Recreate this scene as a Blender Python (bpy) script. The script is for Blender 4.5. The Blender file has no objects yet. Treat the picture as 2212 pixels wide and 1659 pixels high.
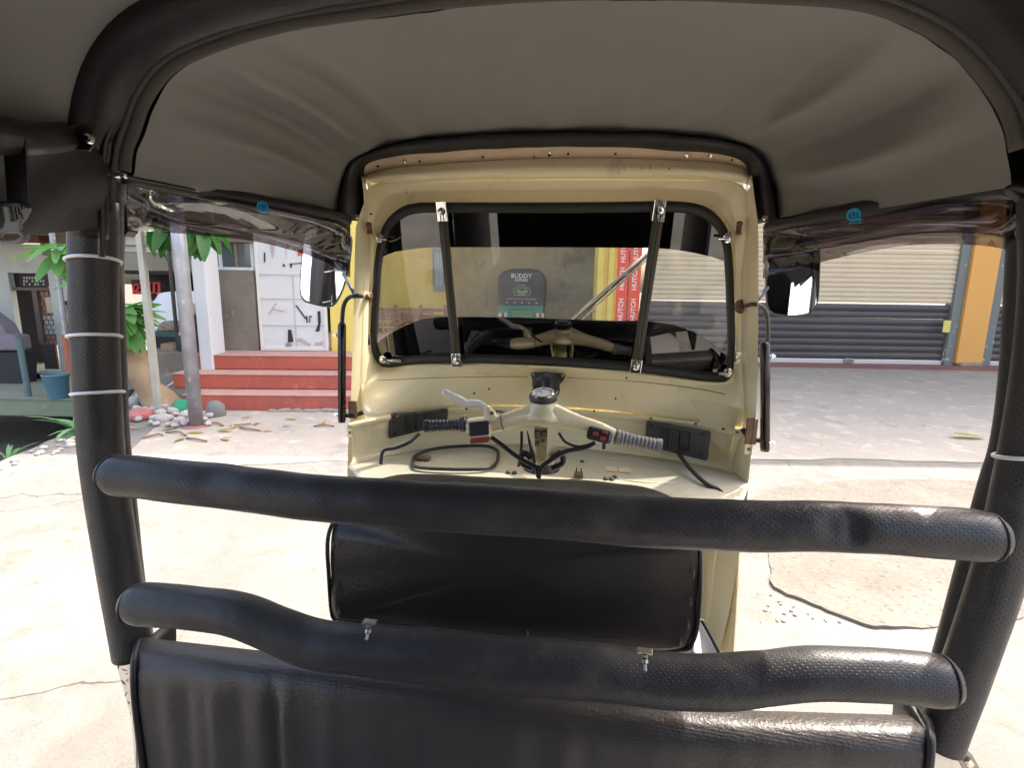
import bpy, math, random
from mathutils import Vector, Matrix, noise
random.seed(7)
sc = bpy.context.scene
COL = sc.collection
R = math.radians

# ------------------------------------------------------------------ camera
PSI, PIT, ROLL = R(9.3), R(10.35), 0.015
EYE = Vector((0, 0, 1.3)); FPX = 1150.0
FW = Vector((-math.sin(PSI)*math.cos(PIT), math.cos(PSI)*math.cos(PIT), -math.sin(PIT)))
R0 = Vector((math.cos(PSI), math.sin(PSI), 0)); U0 = R0.cross(FW)
RT = R0*math.cos(ROLL) + U0*math.sin(ROLL); UP = U0*math.cos(ROLL) - R0*math.sin(ROLL)
cd = bpy.data.cameras.new('camera'); cam = bpy.data.objects.new('camera', cd); COL.objects.link(cam)
cam.matrix_world = Matrix(((RT.x, UP.x, -FW.x, EYE.x), (RT.y, UP.y, -FW.y, EYE.y), (RT.z, UP.z, -FW.z, EYE.z), (0, 0, 0, 1)))
cd.sensor_width = 36; cd.lens = 36*FPX/2212; cd.clip_start = 0.02; cd.clip_end = 2000
sc.camera = cam

# ------------------------------------------------------------------ light
SUN = Vector((0.42, 0.52, 1.0)).normalized()
w = bpy.data.worlds.new('World'); sc.world = w; w.use_nodes = True
nt = w.node_tree; nt.nodes.clear()
sky = nt.nodes.new('ShaderNodeTexSky'); sky.sky_type = 'NISHITA'; sky.sun_disc = False
sky.sun_elevation = math.asin(SUN.z); sky.sun_rotation = math.atan2(SUN.x, SUN.y)
sky.air_density = 1.0; sky.dust_density = 6.0; sky.ozone_density = 0.0
bg = nt.nodes.new('ShaderNodeBackground'); bg.inputs[1].default_value = 0.15
wo = nt.nodes.new('ShaderNodeOutputWorld')
nt.links.new(sky.outputs[0], bg.inputs[0]); nt.links.new(bg.outputs[0], wo.inputs[0])
ld = bpy.data.lights.new('sun', 'SUN'); ld.energy = 2.0; ld.angle = R(0.5); ld.color = (1, .95, .88)
lo = bpy.data.objects.new('sun', ld); COL.objects.link(lo)
lo.rotation_euler = (-SUN).to_track_quat('-Z', 'Y').to_euler()
lo.location = (0, 0, 20)
sc.view_settings.view_transform = 'Standard'; sc.view_settings.look = 'None'
sc.view_settings.gamma = 1; sc.view_settings.exposure = 2.3
sc.view_settings.use_curve_mapping = False
sc.cycles.max_bounces = 10; sc.cycles.diffuse_bounces = 6; sc.cycles.transparent_max_bounces = 24
sc.cycles.caustics_reflective = False; sc.cycles.caustics_refractive = False

# ------------------------------------------------------------------ picture <-> place
def ray(u, v):
    return RT*((u-1106)/FPX) - UP*((v-829.5)/FPX) + FW
def PY(u, v, Y): d = ray(u, v); return EYE + d*(Y/d.y)
def PZ(u, v, Z=0.0): d = ray(u, v); return EYE + d*((Z-EYE.z)/d.z)
def PP(u, v, p0, n): d = ray(u, v); return EYE + d*((p0-EYE).dot(n)/d.dot(n))
RAKE = R(12)
W0 = Vector((0, 1.48, 1.2)); WN = Vector((0, -math.cos(RAKE), -math.sin(RAKE)))
WU = Vector((0, -math.sin(RAKE), math.cos(RAKE))); WX = Vector((1, 0, 0))
def WP(u, v, off=0.0): return PP(u, v, W0 + WN*off, WN)
class Plane:
    """vertical wall plane through a point, running at an angle to the X axis"""
    def __init__(s, p, ang):
        s.p = Vector((p.x, p.y, 0)); s.d = Vector((math.cos(R(ang)), math.sin(R(ang)), 0)); s.n = Vector((s.d.y, -s.d.x, 0))
    def P(s, u, v, off=0): return PP(u, v, s.p + s.n*off, s.n)
    def sz(s, u, v, off=0): q = s.P(u, v, off); return (q-s.p).dot(s.d), q.z
    def at(s, a, z, off=0): return s.p + s.d*a + s.n*off + Vector((0, 0, z))

# ------------------------------------------------------------------ mesh builder
class MB:
    def __init__(s): s.v = []; s.f = []; s.uv = []
    def add(s, vs, fs, uvs=None):
        b = len(s.v); s.v += [Vector(x) for x in vs]
        for i, f in enumerate(fs):
            s.f.append([b+k for k in f]); s.uv.append(uvs[i] if uvs else None)
        return s
    def box(s, c, size, X=None, Y=None, Z=None):
        c = Vector(c); X = X or Vector((1, 0, 0)); Y = Y or Vector((0, 1, 0)); Z = Z or Vector((0, 0, 1))
        hx, hy, hz = size[0]/2, size[1]/2, size[2]/2
        vs = [c + X*a*hx + Y*b*hy + Z*d*hz for d in (-1, 1) for b in (-1, 1) for a in (-1, 1)]
        return s.add(vs, [(0, 2, 3, 1), (4, 5, 7, 6), (0, 1, 5, 4), (2, 6, 7, 3), (0, 4, 6, 2), (1, 3, 7, 5)])
    def prism(s, pts, n, t):
        """polygon pts extruded by n*t"""
        pts = [Vector(p) for p in pts]; m = len(pts); n = Vector(n)
        return s.add(pts + [p + n*t for p in pts],
                     [tuple(range(m)), tuple(range(2*m-1, m-1, -1))] + [(i, i+m, (i+1) % m+m, (i+1) % m) for i in range(m)])
    def tube(s, path, r, seg=12, caps=True, flat=1.0, up=None, closed=False, off=0.0):
        path = [Vector(p) for p in path]; n = len(path)
        rs = r if isinstance(r, (list, tuple)) else [r]*n
        T = []
        for i in range(n):
            a = path[(i-1) % n] if closed else path[max(i-1, 0)]; b = path[(i+1) % n] if closed else path[min(i+1, n-1)]
            T.append((b-a).normalized())
        u = Vector(up) if up else Vector((0, 0, 1))
        if abs(T[0].dot(u.normalized())) > .95: u = Vector((0, 1, 0))
        N = (u - T[0]*u.dot(T[0])).normalized()
        vs = []; L = [0]
        for i in range(n):
            N = (N - T[i]*N.dot(T[i])).normalized(); B = T[i].cross(N)
            for k in range(seg):
                a = 2*math.pi*k/seg
                vs.append(path[i] + N*math.cos(a)*rs[i]*flat + B*math.sin(a)*rs[i])
            if i: L.append(L[-1] + (path[i]-path[i-1]).length)
        fs = []; uv = []
        rm = max(rs)
        for i in range(n if closed else n-1):
            j = (i+1) % n
            for k in range(seg):
                k2 = (k+1) % seg
                fs.append((i*seg+k, i*seg+k2, j*seg+k2, j*seg+k))
                a0 = k/seg*6.283*rm; a1 = (k+1)/seg*6.283*rm; l0 = L[i]; l1 = L[j] if j else L[i]+.01
                uv.append([(l0, a0), (l0, a1), (l1, a1), (l1, a0)])
        if caps and not closed:
            fs.append(tuple(range(seg-1, -1, -1))); uv.append([(0, 0)]*seg)
            fs.append(tuple(range((n-1)*seg, n*seg))); uv.append([(0, 0)]*seg)
        return s.add(vs, fs, uv)
    def grid(s, rows, closed=False, scale=None):
        nr = len(rows); nc = len(rows[0]); vs = [p for r in rows for p in r]; fs = []; uv = []
        for i in range(nr-1):
            for j in range(nc if closed else nc-1):
                j2 = (j+1) % nc
                fs.append((i*nc+j, i*nc+j2, (i+1)*nc+j2, (i+1)*nc+j))
                uv.append([(j/nc, i/nr), ((j+1)/nc, i/nr), ((j+1)/nc, (i+1)/nr), (j/nc, (i+1)/nr)])
        return s.add(vs, fs, uv)
    def lathe(s, base, axis, prof, seg=20):
        """prof: list of (distance along axis, radius)"""
        axis = Vector(axis).normalized(); base = Vector(base)
        return s.tube([base + axis*a for a, _ in prof], [max(r, 1e-4) for _, r in prof], seg) if False else s._lathe(base, axis, prof, seg)
    def _lathe(s, base, axis, prof, seg=16):
        axis = Vector(axis).normalized(); base = Vector(base)
        u = Vector((0, 0, 1)) if abs(axis.z) < .9 else Vector((1, 0, 0))
        N = (u-axis*u.dot(axis)).normalized(); B = axis.cross(N)
        rows = [[base + axis*a + (N*math.cos(6.2832*k/seg) + B*math.sin(6.2832*k/seg))*max(r, 1e-4) for k in range(seg)] for a, r in prof]
        s.grid(rows, closed=True)
        b = len(s.v)-len(rows)*seg
        s.f.append([b+k for k in range(seg-1, -1, -1)]); s.uv.append(None)
        b = len(s.v)-seg
        s.f.append([b+k for k in range(seg)]); s.uv.append(None)
        return s
    def mesh(s, name, origin=None):
        if origin is None:
            xs = [v.x for v in s.v]; ys = [v.y for v in s.v]; zs = [v.z for v in s.v]
            origin = Vector(((min(xs)+max(xs))/2, (min(ys)+max(ys))/2, (min(zs)+max(zs))/2))
        me = bpy.data.meshes.new(name); me.from_pydata([v-origin for v in s.v], [], s.f)
        if any(s.uv):
            ul = me.uv_layers.new(name='UVMap'); k = 0
            for i, f in enumerate(s.f):
                for q in range(len(f)):
                    if s.uv[i]: ul.data[k].uv = s.uv[i][q]
                    k += 1
        me.update()
        return me, origin

WO = {}
def link(name, me, origin, parent=None, rot=None):
    o = bpy.data.objects.new(name, me); COL.objects.link(o); WO[o.name] = Vector(origin)
    if parent:
        o.parent = parent; o.location = Vector(origin) - WO[parent.name]
    else: o.location = origin
    if rot: o.rotation_euler = rot
    return o
def build(name, mb, mt, parent=None, smooth=False, solid=0, sub=0, bevel=0, origin=None, label=None, offs=0.0):
    me, og = mb.mesh(name, origin)
    me.materials.append(mt)
    if smooth:
        me.polygons.foreach_set('use_smooth', [True]*len(me.polygons))
    o = link(name, me, og, parent)
    if smooth == 'auto' or bevel:
        pass
    if sub: m = o.modifiers.new('s', 'SUBSURF'); m.levels = sub; m.render_levels = sub
    if solid: m = o.modifiers.new('t', 'SOLIDIFY'); m.thickness = solid; m.offset = offs
    if bevel:
        m = o.modifiers.new('b', 'BEVEL'); m.width = bevel; m.segments = 2; m.limit_method = 'ANGLE'; m.angle_limit = R(35)
    if label: o['label'] = label
    return o
def sharp(o, ang=35):
    me = o.data
    me.polygons.foreach_set('use_smooth', [True]*len(me.polygons))
    me.set_sharp_from_angle(angle=R(ang)); return o
def empty(name, loc, label=None, cat=None, group=None):
    o = link(name, None, Vector(loc)); o.empty_display_size = .1
    tag(o, label, cat, group); return o
def tag(o, label=None, cat=None, group=None, kind=None):
    if label: o['label'] = label
    if cat: o['category'] = cat
    if group: o['group'] = group
    if kind: o['kind'] = kind
    return o
def copy_tree(o, loc, rot=None, scale=None, label=None):
    c = o.copy(); COL.objects.link(c); c.location = loc; WO[c.name] = Vector(loc)
    if rot is not None: c.rotation_euler = rot
    if scale: c.scale = (scale,)*3 if not isinstance(scale, (tuple, list)) else scale
    if label: c['label'] = label
    for ch in o.children:
        k = ch.copy(); COL.objects.link(k); k.parent = c
        for g in ch.children:
            q = g.copy(); COL.objects.link(q); q.parent = k
    return c
def spline(pts, n=6, closed=False):
    pts = [Vector(p) for p in pts]; out = []; m = len(pts)
    for i in range(m if closed else m-1):
        if closed: a, b, c, d = pts[(i-1) % m], pts[i], pts[(i+1) % m], pts[(i+2) % m]
        else: a, b, c, d = pts[max(i-1, 0)], pts[i], pts[i+1], pts[min(i+2, m-1)]
        for k in range(n):
            t = k/n
            out.append(.5*((2*b) + (c-a)*t + (2*a-5*b+4*c-d)*t*t + (3*b-a-3*c+d)*t**3))
    if not closed: out.append(pts[-1])
    return out
def resample(pts, n):
    L = [0]
    for i in range(1, len(pts)): L.append(L[-1] + (pts[i]-pts[i-1]).length)
    out = []; j = 0
    for k in range(n):
        t = L[-1]*k/(n-1)
        while j < len(L)-2 and L[j+1] < t: j += 1
        f = (t-L[j])/max(L[j+1]-L[j], 1e-9); out.append(pts[j].lerp(pts[j+1], min(max(f, 0), 1)))
    return out

# ------------------------------------------------------------------ materials
def mat(name, col, rough=.6, metal=0, var=None, bump=None, spec=.5, coat=0, dirt=None, coord='Object', alpha=None, emit=None):
    """var=(scale, second colour, contrast); bump=(scale, strength, distance); dirt=(scale, colour, lo, hi)"""
    m = bpy.data.materials.new(name); m.use_nodes = True; t = m.node_tree; N = t.nodes; L = t.links
    b = N['Principled BSDF']; b.inputs['Base Color'].default_value = (*col, 1); b.inputs['Roughness'].default_value = rough
    b.inputs['Metallic'].default_value = metal; b.inputs['Specular IOR Level'].default_value = spec
    b.inputs['Coat Weight'].default_value = coat; b.inputs['Coat Roughness'].default_value = .12
    tc = N.new('ShaderNodeTexCoord').outputs[coord]
    src = None
    def nz(scale, detail=6, rg=.55, dist=0):
        n = N.new('ShaderNodeTexNoise'); n.inputs['Scale'].default_value = scale; n.inputs['Detail'].default_value = detail
        n.inputs['Roughness'].default_value = rg; n.inputs['Distortion'].default_value = dist; L.new(tc, n.inputs[0]); return n.outputs[0]
    def ramp(x, lo, hi):
        r = N.new('ShaderNodeMapRange'); r.inputs[1].default_value = lo; r.inputs[2].default_value = hi; L.new(x, r.inputs[0]); return r.outputs[0]
    def mix(f, a, c):
        x = N.new('ShaderNodeMix'); x.data_type = 'RGBA'
        L.new(f, x.inputs[0])
        if isinstance(a, tuple): x.inputs[6].default_value = (*a, 1)
        else: L.new(a, x.inputs[6])
        x.inputs[7].default_value = (*c, 1); return x.outputs[2]
    cur = col
    if var:
        cur = mix(ramp(nz(var[0]), .5-var[2], .5+var[2]), col, var[1]); 
    if dirt:
        for dd in (dirt if isinstance(dirt, list) else [dirt]):
            cur = mix(ramp(nz(dd[0], 10, .65, .4), dd[2], dd[3]), cur, dd[1])
    if cur is not col: L.new(cur, b.inputs['Base Color'])
    if bump:
        bn = N.new('ShaderNodeBump'); bn.inputs['Strength'].default_value = bump[1]; bn.inputs['Distance'].default_value = bump[2] if len(bump) > 2 else .002
        L.new(nz(bump[0], 8), bn.inputs['Height']); L.new(bn.outputs[0], b.inputs['Normal'])
    if emit:
        b.inputs['Emission Color'].default_value = (*emit[0], 1); b.inputs['Emission Strength'].default_value = emit[1]
    return m
def perforated(name, col, rough, pitch=.0062):
    m = mat(name, col, rough, spec=.4); t = m.node_tree; N = t.nodes; L = t.links; b = N['Principled BSDF']
    tc = N.new('ShaderNodeTexCoord'); mp = N.new('ShaderNodeMapping'); mp.inputs['Scale'].default_value = (1/pitch, 1/pitch, 1)
    mp.inputs['Rotation'].default_value = (0, 0, R(45)); L.new(tc.outputs['UV'], mp.inputs[0])
    vo = N.new('ShaderNodeTexVoronoi'); vo.inputs['Randomness'].default_value = 0; vo.inputs['Scale'].default_value = 1; vo.voronoi_dimensions = '2D'
    L.new(mp.outputs[0], vo.inputs[0])
    r = N.new('ShaderNodeMapRange'); r.inputs[1].default_value = .12; r.inputs[2].default_value = .22; L.new(vo.outputs['Distance'], r.inputs[0])
    x = N.new('ShaderNodeMix'); x.data_type = 'RGBA'; x.inputs[6].default_value = (.007, .006, .007, 1); x.inputs[7].default_value = (*col, 1)
    L.new(r.outputs[0], x.inputs[0]); L.new(x.outputs[2], b.inputs['Base Color'])
    n2 = N.new('ShaderNodeTexNoise'); n2.inputs['Scale'].default_value = 14; n2.inputs['Detail'].default_value = 4; L.new(tc.outputs['Object'], n2.inputs[0])
    n3 = N.new('ShaderNodeTexNoise'); n3.inputs['Scale'].default_value = 900; L.new(tc.outputs['Object'], n3.inputs[0])
    b1 = N.new('ShaderNodeBump'); b1.inputs['Strength'].default_value = .5; b1.inputs['Distance'].default_value = .001; L.new(r.outputs[0], b1.inputs['Height'])
    b2 = N.new('ShaderNodeBump'); b2.inputs['Strength'].default_value = .35; b2.inputs['Distance'].default_value = .012; L.new(n2.outputs[0], b2.inputs['Height']); L.new(b1.outputs[0], b2.inputs['Normal'])
    b3 = N.new('ShaderNodeBump'); b3.inputs['Strength'].default_value = .3; b3.inputs['Distance'].default_value = .0006; L.new(n3.outputs[0], b3.inputs['Height']); L.new(b2.outputs[0], b3.inputs['Normal'])
    L.new(b3.outputs[0], b.inputs['Normal'])
    n4 = N.new('ShaderNodeTexNoise'); n4.inputs['Scale'].default_value = 9; n4.inputs['Detail'].default_value = 9; n4.inputs['Roughness'].default_value = .7; L.new(tc.outputs['Object'], n4.inputs[0])
    r4 = N.new('ShaderNodeMapRange'); r4.inputs[1].default_value = .35; r4.inputs[2].default_value = .7; r4.inputs[3].default_value = rough-.08; r4.inputs[4].default_value = rough+.16; L.new(n4.outputs[0], r4.inputs[0]); L.new(r4.outputs[0], b.inputs['Roughness'])
    r5 = N.new('ShaderNodeMapRange'); r5.inputs[1].default_value = .55; r5.inputs[2].default_value = .75; L.new(n4.outputs[0], r5.inputs[0])
    x5 = N.new('ShaderNodeMix'); x5.data_type = 'RGBA'; L.new(r5.outputs[0], x5.inputs[0]); L.new(x.outputs[2], x5.inputs[6]); x5.inputs[7].default_value = (.085, .075, .065, 1); L.new(x5.outputs[2], b.inputs['Base Color'])
    return m
def film(name, tint, refl=.06, rough=.02, bump=None, haze=0):
    """thin see-through sheet: tinted transparency with a fresnel gloss"""
    m = bpy.data.materials.new(name); m.use_nodes = True; t = m.node_tree; N = t.nodes; L = t.links; N.clear()
    o = N.new('ShaderNodeOutputMaterial'); tr = N.new('ShaderNodeBsdfTransparent'); tr.inputs[0].default_value = (*tint, 1)
    gl = N.new('ShaderNodeBsdfGlossy'); gl.inputs['Roughness'].default_value = rough; gl.inputs[0].default_value = (1, 1, 1, 1)
    lw = N.new('ShaderNodeFresnel'); lw.inputs[0].default_value = 1.5
    mu = N.new('ShaderNodeMath'); mu.operation = 'MULTIPLY'; mu.inputs[1].default_value = refl/.04; mu.use_clamp = True; L.new(lw.outputs[0], mu.inputs[0])
    mn = N.new('ShaderNodeMath'); mn.operation = 'MINIMUM'; mn.inputs[1].default_value = .28 if name != 'smoky_curtain_plastic' else .17; L.new(mu.outputs[0], mn.inputs[0]); mu = mn
    ms = N.new('ShaderNodeMixShader'); L.new(mu.outputs[0], ms.inputs[0])
    base = tr.outputs[0]
    if haze:  # mottled pale veil mixed in to stand for glare on the glass
        df = N.new('ShaderNodeBsdfDiffuse'); df.inputs[0].default_value = (.7, .68, .65, 1)
        m2 = N.new('ShaderNodeMixShader'); m2.inputs[0].default_value = haze
        tcx = N.new('ShaderNodeTexCoord'); nn = N.new('ShaderNodeTexNoise'); nn.inputs['Scale'].default_value = 5; nn.inputs['Detail'].default_value = 8; nn.inputs['Distortion'].default_value = 1.5
        L.new(tcx.outputs['Object'], nn.inputs[0]); rr = N.new('ShaderNodeMapRange'); rr.inputs[1].default_value = .4; rr.inputs[2].default_value = .8; rr.inputs[3].default_value = haze*.4; rr.inputs[4].default_value = haze*2
        L.new(nn.outputs[0], rr.inputs[0]); L.new(rr.outputs[0], m2.inputs[0])
        L.new(tr.outputs[0], m2.inputs[1]); L.new(df.outputs[0], m2.inputs[2]); base = m2.outputs[0]
    L.new(base, ms.inputs[1]); L.new(gl.outputs[0], ms.inputs[2]); L.new(ms.outputs[0], o.inputs[0])
    if bump:
        tc = N.new('ShaderNodeTexCoord'); n = N.new('ShaderNodeTexNoise'); n.inputs['Scale'].default_value = bump[0]; n.inputs['Detail'].default_value = 3; n.inputs['Distortion'].default_value = 1.2
        L.new(tc.outputs['Object'], n.inputs[0]); bb = N.new('ShaderNodeBump'); bb.inputs['Strength'].default_value = bump[1]; bb.inputs['Distance'].default_value = bump[2]
        L.new(n.outputs[0], bb.inputs['Height']); L.new(bb.outputs[0], gl.inputs['Normal']); L.new(bb.outputs[0], lw.inputs['Normal'])
    return m
def leafmat(name, a, b):
    m = mat(name, a, .45, var=(3, b, .2)); n = m.node_tree.nodes['Principled BSDF']
    n.inputs['Transmission Weight'].default_value = 0
    t = m.node_tree; tl = t.nodes.new('ShaderNodeBsdfTranslucent'); tl.inputs[0].default_value = (a[0]*1.6, a[1]*2.2, a[2], 1)
    ms = t.nodes.new('ShaderNodeMixShader'); ms.inputs[0].default_value = .35
    o = t.nodes['Material Output']; t.links.new(n.outputs[0], ms.inputs[1]); t.links.new(tl.outputs[0], ms.inputs[2]); t.links.new(ms.outputs[0], o.inputs[0])
    return m
M = {}
M['cream'] = mat('cream_paint', (.88, .79, .54), .32, var=(5, (.84, .74, .48), .2), coat=.4, dirt=[(9, (.50, .42, .27), .60, .80), (45, (.30, .20, .11), .70, .76)], bump=(6, .12, .01))
M['cream2'] = mat('cream_enamel', (.80, .69, .45), .25, coat=.5, bump=(60, .03, .001))
M['lip'] = mat('cream_primer', (.66, .52, .36), .5, var=(30, (.60, .46, .31), .2))
M['perf'] = perforated('perforated_vinyl', (.036, .034, .035), .40)
M['vinyl'] = mat('black_vinyl', (.012, .012, .014), .42, bump=(220, .35, .0015), var=(8, (.02, .018, .018), .2))
M['seatv'] = mat('seat_vinyl', (.030, .026, .024), .36, bump=(120, .45, .002), var=(6, (.018, .016, .016), .2))
M['liner'] = mat('canopy_liner', (.25, .247, .232), .50, bump=(420, .4, .001), var=(2.2, (.215, .208, .192), .25), spec=.45)
M['hem'] = mat('hem_tape', (.085, .075, .068), .8, bump=(500, .4, .001))
M['curtfab'] = mat('curtain_cloth', (.045, .040, .042), .7, bump=(60, .3, .003), var=(5, (.03, .028, .03), .2))
M['rubber'] = mat('rubber', (.022, .021, .020), .5, bump=(300, .15, .0006))
M['strut'] = mat('strut_vinyl', (.050, .045, .035), .45, bump=(20, .3, .003))
M['chrome'] = mat('chrome', (.85, .83, .80), .10, 1, bump=(80, .3, .001))
M['steel'] = mat('steel', (.45, .43, .40), .35, 1, var=(20, (.30, .27, .24), .2))
M['zip'] = mat('cable_tie_plastic', (.80, .80, .78), .35)
M['zinc'] = mat('galvanised_pipe', (.42, .43, .46), .42, .55, var=(6, (.30, .30, .33), .15), dirt=(14, (.62, .60, .56), .60, .66))
M['blk'] = mat('black_plastic', (.02, .02, .022), .35, bump=(200, .1, .0005))
M['dark'] = mat('dark_grille', (.035, .036, .034), .45, var=(12, (.06, .06, .055), .2))
M['grip_l'] = mat('rubber_grip', (.035, .037, .045), .35)
M['grip_r'] = mat('worn_grey_grip', (.20, .19, .19), .4)
M['white'] = mat('white_plastic', (.78, .77, .73), .3)
M['red'] = mat('red_plastic', (.30, .05, .04), .35)
M['wire'] = mat('cable', (.012, .012, .012), .45)
M['rust'] = mat('rusty_brown_metal', (.13, .06, .035), .5, .4, var=(40, (.22, .14, .08), .2))
M['brownmetal'] = mat('brown_mirror_guard', (.055, .042, .040), .15, .85)
M['dial'] = mat('dial_face', (.55, .62, .72), .2)
M['glass'] = film('windscreen_glass', (.95, .97, .95), .05, 0.0, haze=.17)
M['tint'] = film('dark_tint_film', (.014, .010, .012), .10, .015)
M['plast'] = film('smoky_curtain_plastic', (.22, .19, .20), .06, .05, bump=(4, .35, .03))
M['plast2'] = film('clear_curtain_plastic', (.88, .88, .92), .07, .05, bump=(9, .7, .03))
M['mirror'] = mat('mirror_glass', (.72, .76, .84), .01, 1)
M['blue'] = mat('blue_print', (.0, .35, .62), .5)
M['silver'] = mat('checker_plate_metal', (.62, .60, .54), .28, .8, var=(12, (.50, .48, .42), .2))
M['mark'] = mat('plate_tread', (.25, .23, .20), .35, .8)
M['floor'] = mat('vehicle_floor_mat', (.30, .29, .28), .6, bump=(90, .3, .003))
M['tyre'] = mat('tyre_rubber', (.02, .02, .02), .8)

# ================================================================== THE SETTING
def ground_mat():
    m = mat('sun_bleached_concrete', (.40, .375, .335), .9, spec=.15); t = m.node_tree; N = t.nodes; L = t.links; b = N['Principled BSDF']
    tc = N.new('ShaderNodeTexCoord').outputs['Object']
    def nz(s, d=8, r=.6, di=0.0):
        n = N.new('ShaderNodeTexNoise'); n.inputs['Scale'].default_value = s; n.inputs['Detail'].default_value = d; n.inputs['Roughness'].default_value = r; n.inputs['Distortion'].default_value = di; L.new(tc, n.inputs[0]); return n.outputs[0]
    def rg(x, a, c, lo=0, hi=1):
        r = N.new('ShaderNodeMapRange'); r.inputs[1].default_value = a; r.inputs[2].default_value = c; r.inputs[3].default_value = lo; r.inputs[4].default_value = hi; L.new(x, r.inputs[0]); return r.outputs[0]
    def mx(f, a, c):
        x = N.new('ShaderNodeMix'); x.data_type = 'RGBA'; L.new(f, x.inputs[0])
        for i, q in ((6, a), (7, c)):
            if isinstance(q, tuple): x.inputs[i].default_value = (*q, 1)
            else: L.new(q, x.inputs[i])
        return x.outputs[2]
    c = mx(rg(nz(1.1, 8, .6), .35, .65), (.170, .160, .142), (.240, .227, .203))
    c = mx(rg(nz(7, 10, .7, .6), .52, .70), c, (.165, .14, .115))
    c = mx(rg(nz(.9, 10, .7, .8), .58, .70), c, (.165, .145, .12))
    c = mx(rg(nz(120, 3, .7), .60, .70), c, (.12, .10, .085))
    c = mx(rg(nz(60, 6, .7), .66, .74), c, (.16, .14, .12))
    c = mx(rg(nz(25, 8, .8), .62, .70), c, (.36, .335, .30))
    # thin cracks, broken up so that only some of the network shows
    nd = N.new('ShaderNodeTexNoise'); nd.inputs['Scale'].default_value = 1.6; nd.inputs['Detail'].default_value = 6; L.new(tc, nd.inputs[0])
    va = N.new('ShaderNodeVectorMath'); va.operation = 'SCALE'; va.inputs[3].default_value = .5; L.new(nd.outputs['Color'], va.inputs[0])
    ad = N.new('ShaderNodeVectorMath'); ad.operation = 'ADD'; L.new(va.outputs[0], ad.inputs[0]); L.new(tc, ad.inputs[1])
    vo = N.new('ShaderNodeTexVoronoi'); vo.feature = 'DISTANCE_TO_EDGE'; vo.inputs['Scale'].default_value = 1.1; L.new(ad.outputs[0], vo.inputs[0])
    cr = rg(vo.outputs['Distance'], .001, .006, .8, 0); mask = rg(nz(1.3, 3), .55, .60)
    mm = N.new('ShaderNodeMath'); mm.operation = 'MULTIPLY'; L.new(cr, mm.inputs[0]); L.new(mask, mm.inputs[1])
    c = mx(mm.outputs[0], c, (.09, .075, .06))
    L.new(c, b.inputs['Base Color'])
    h = N.new('ShaderNodeMath'); h.operation = 'SUBTRACT'; L.new(nz(38, 10, .75), h.inputs[0]); L.new(mm.outputs[0], h.inputs[1])
    bn = N.new('ShaderNodeBump'); bn.inputs['Strength'].default_value = .7; bn.inputs['Distance'].default_value = .012; L.new(h.outputs[0], bn.inputs['Height']); L.new(bn.outputs[0], b.inputs['Normal'])
    return m
M['ground'] = ground_mat()
M['earth'] = mat('earth', (.16, .12, .085), .95, var=(3, (.08, .065, .05), .2), bump=(14, .8, .04))
M['gravelly'] = mat('broken_concrete', (.40, .33, .26), .95, var=(4, (.30, .24, .19), .2), dirt=(40, (.55, .50, .44), .58, .66), bump=(22, 1, .03))

# lower terrain under everything, out to the horizon
mb = MB(); S = 400
mb.add([(-S, -S, -1.35), (S, -S, -1.35), (S, S, -1.35), (-S, S, -1.35)], [(0, 1, 2, 3)])
tag(build('terrain', mb, M['earth']), kind='structure')
# yard of concrete: a sheet with a ragged left edge above the drain
edge_px = [(-500, 1260), (-150, 1075), (0, 992), (60, 972), (110, 948), (150, 930), (200, 905), (262, 880)]
edge = [PZ(u, v) for u, v in edge_px]
edge = resample(spline(edge, 6), 46)
rag = []
for i, p in enumerate(edge):
    rag.append(p + Vector((noise.noise(p*3)*.12, noise.noise(p*3+Vector((9, 0, 0)))*.12, 0)))
far = [Vector((-5.6, 5.6, 0)), Vector((-6.4, 9.0, 0)), Vector((-6.4, 40, 0)), Vector((60, 60, 0)), Vector((60, -60, 0)), Vector((-30, -60, 0)), Vector((-30, -3.5, 0)), Vector((-8, -3.0, 0))]
poly = rag + far
mb = MB(); mb.prism([Vector((p.x, p.y, 0)) for p in poly], (0, 0, -1), .16)
tag(build('yard_ground', mb, M['ground'], origin=Vector((0, 0, 0))), kind='structure')
mb = MB()
inn = [Vector((p.x, p.y, -.16)) for p in rag]
mb.grid([[p + Vector((noise.noise(p*5)*.1, noise.noise(p*4)*.1, 0)) for p in inn], [p + Vector((-.25, .05, -.5)) for p in inn], [p+Vector((-.7, .2, -1.2)) for p in inn]])
tag(build('drain_bank', mb, M['earth'], smooth=True), kind='structure')
# the strip of rough rubbly ground along the edge: low stones
# raised broken slab at the right, its edge is the long crack
FA = 9.3
slab_px = [(1668, 1262), (1700, 1279), (1752, 1298), (1818, 1322), (1885, 1345), (1960, 1350), (2120, 1330), (2212, 1325), (2300, 1150), (2250, 1050), (1900, 1030), (1640, 1060), (1655, 1150)]
sp = [PZ(u, v, .022) for u, v in slab_px]
sp = resample(spline(sp + [sp[0]], 5), 260)
sp = [p + Vector((noise.noise(p*7)*.02 + noise.noise(p*30)*.008, noise.noise(p*7+Vector((5, 5, 0)))*.02 + noise.noise(p*30+Vector((5, 5, 0)))*.008, 0)) for p in sp[:-1]]
ca, cb = PZ(1668, 1262, 0), PZ(1890, 1346, 0)
def slab_h(p):
    t = max(0, min(1, (p-ca).dot(cb-ca)/(cb-ca).length_squared)); d = (Vector((p.x, p.y, 0))-ca.lerp(cb, t)).length
    return .005 + .011*math.exp(-(d/.12)**2)
mb = MB(); mb.prism([Vector((p.x, p.y, slab_h(p))) for p in sp], (0, 0, -1), .03)
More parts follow.
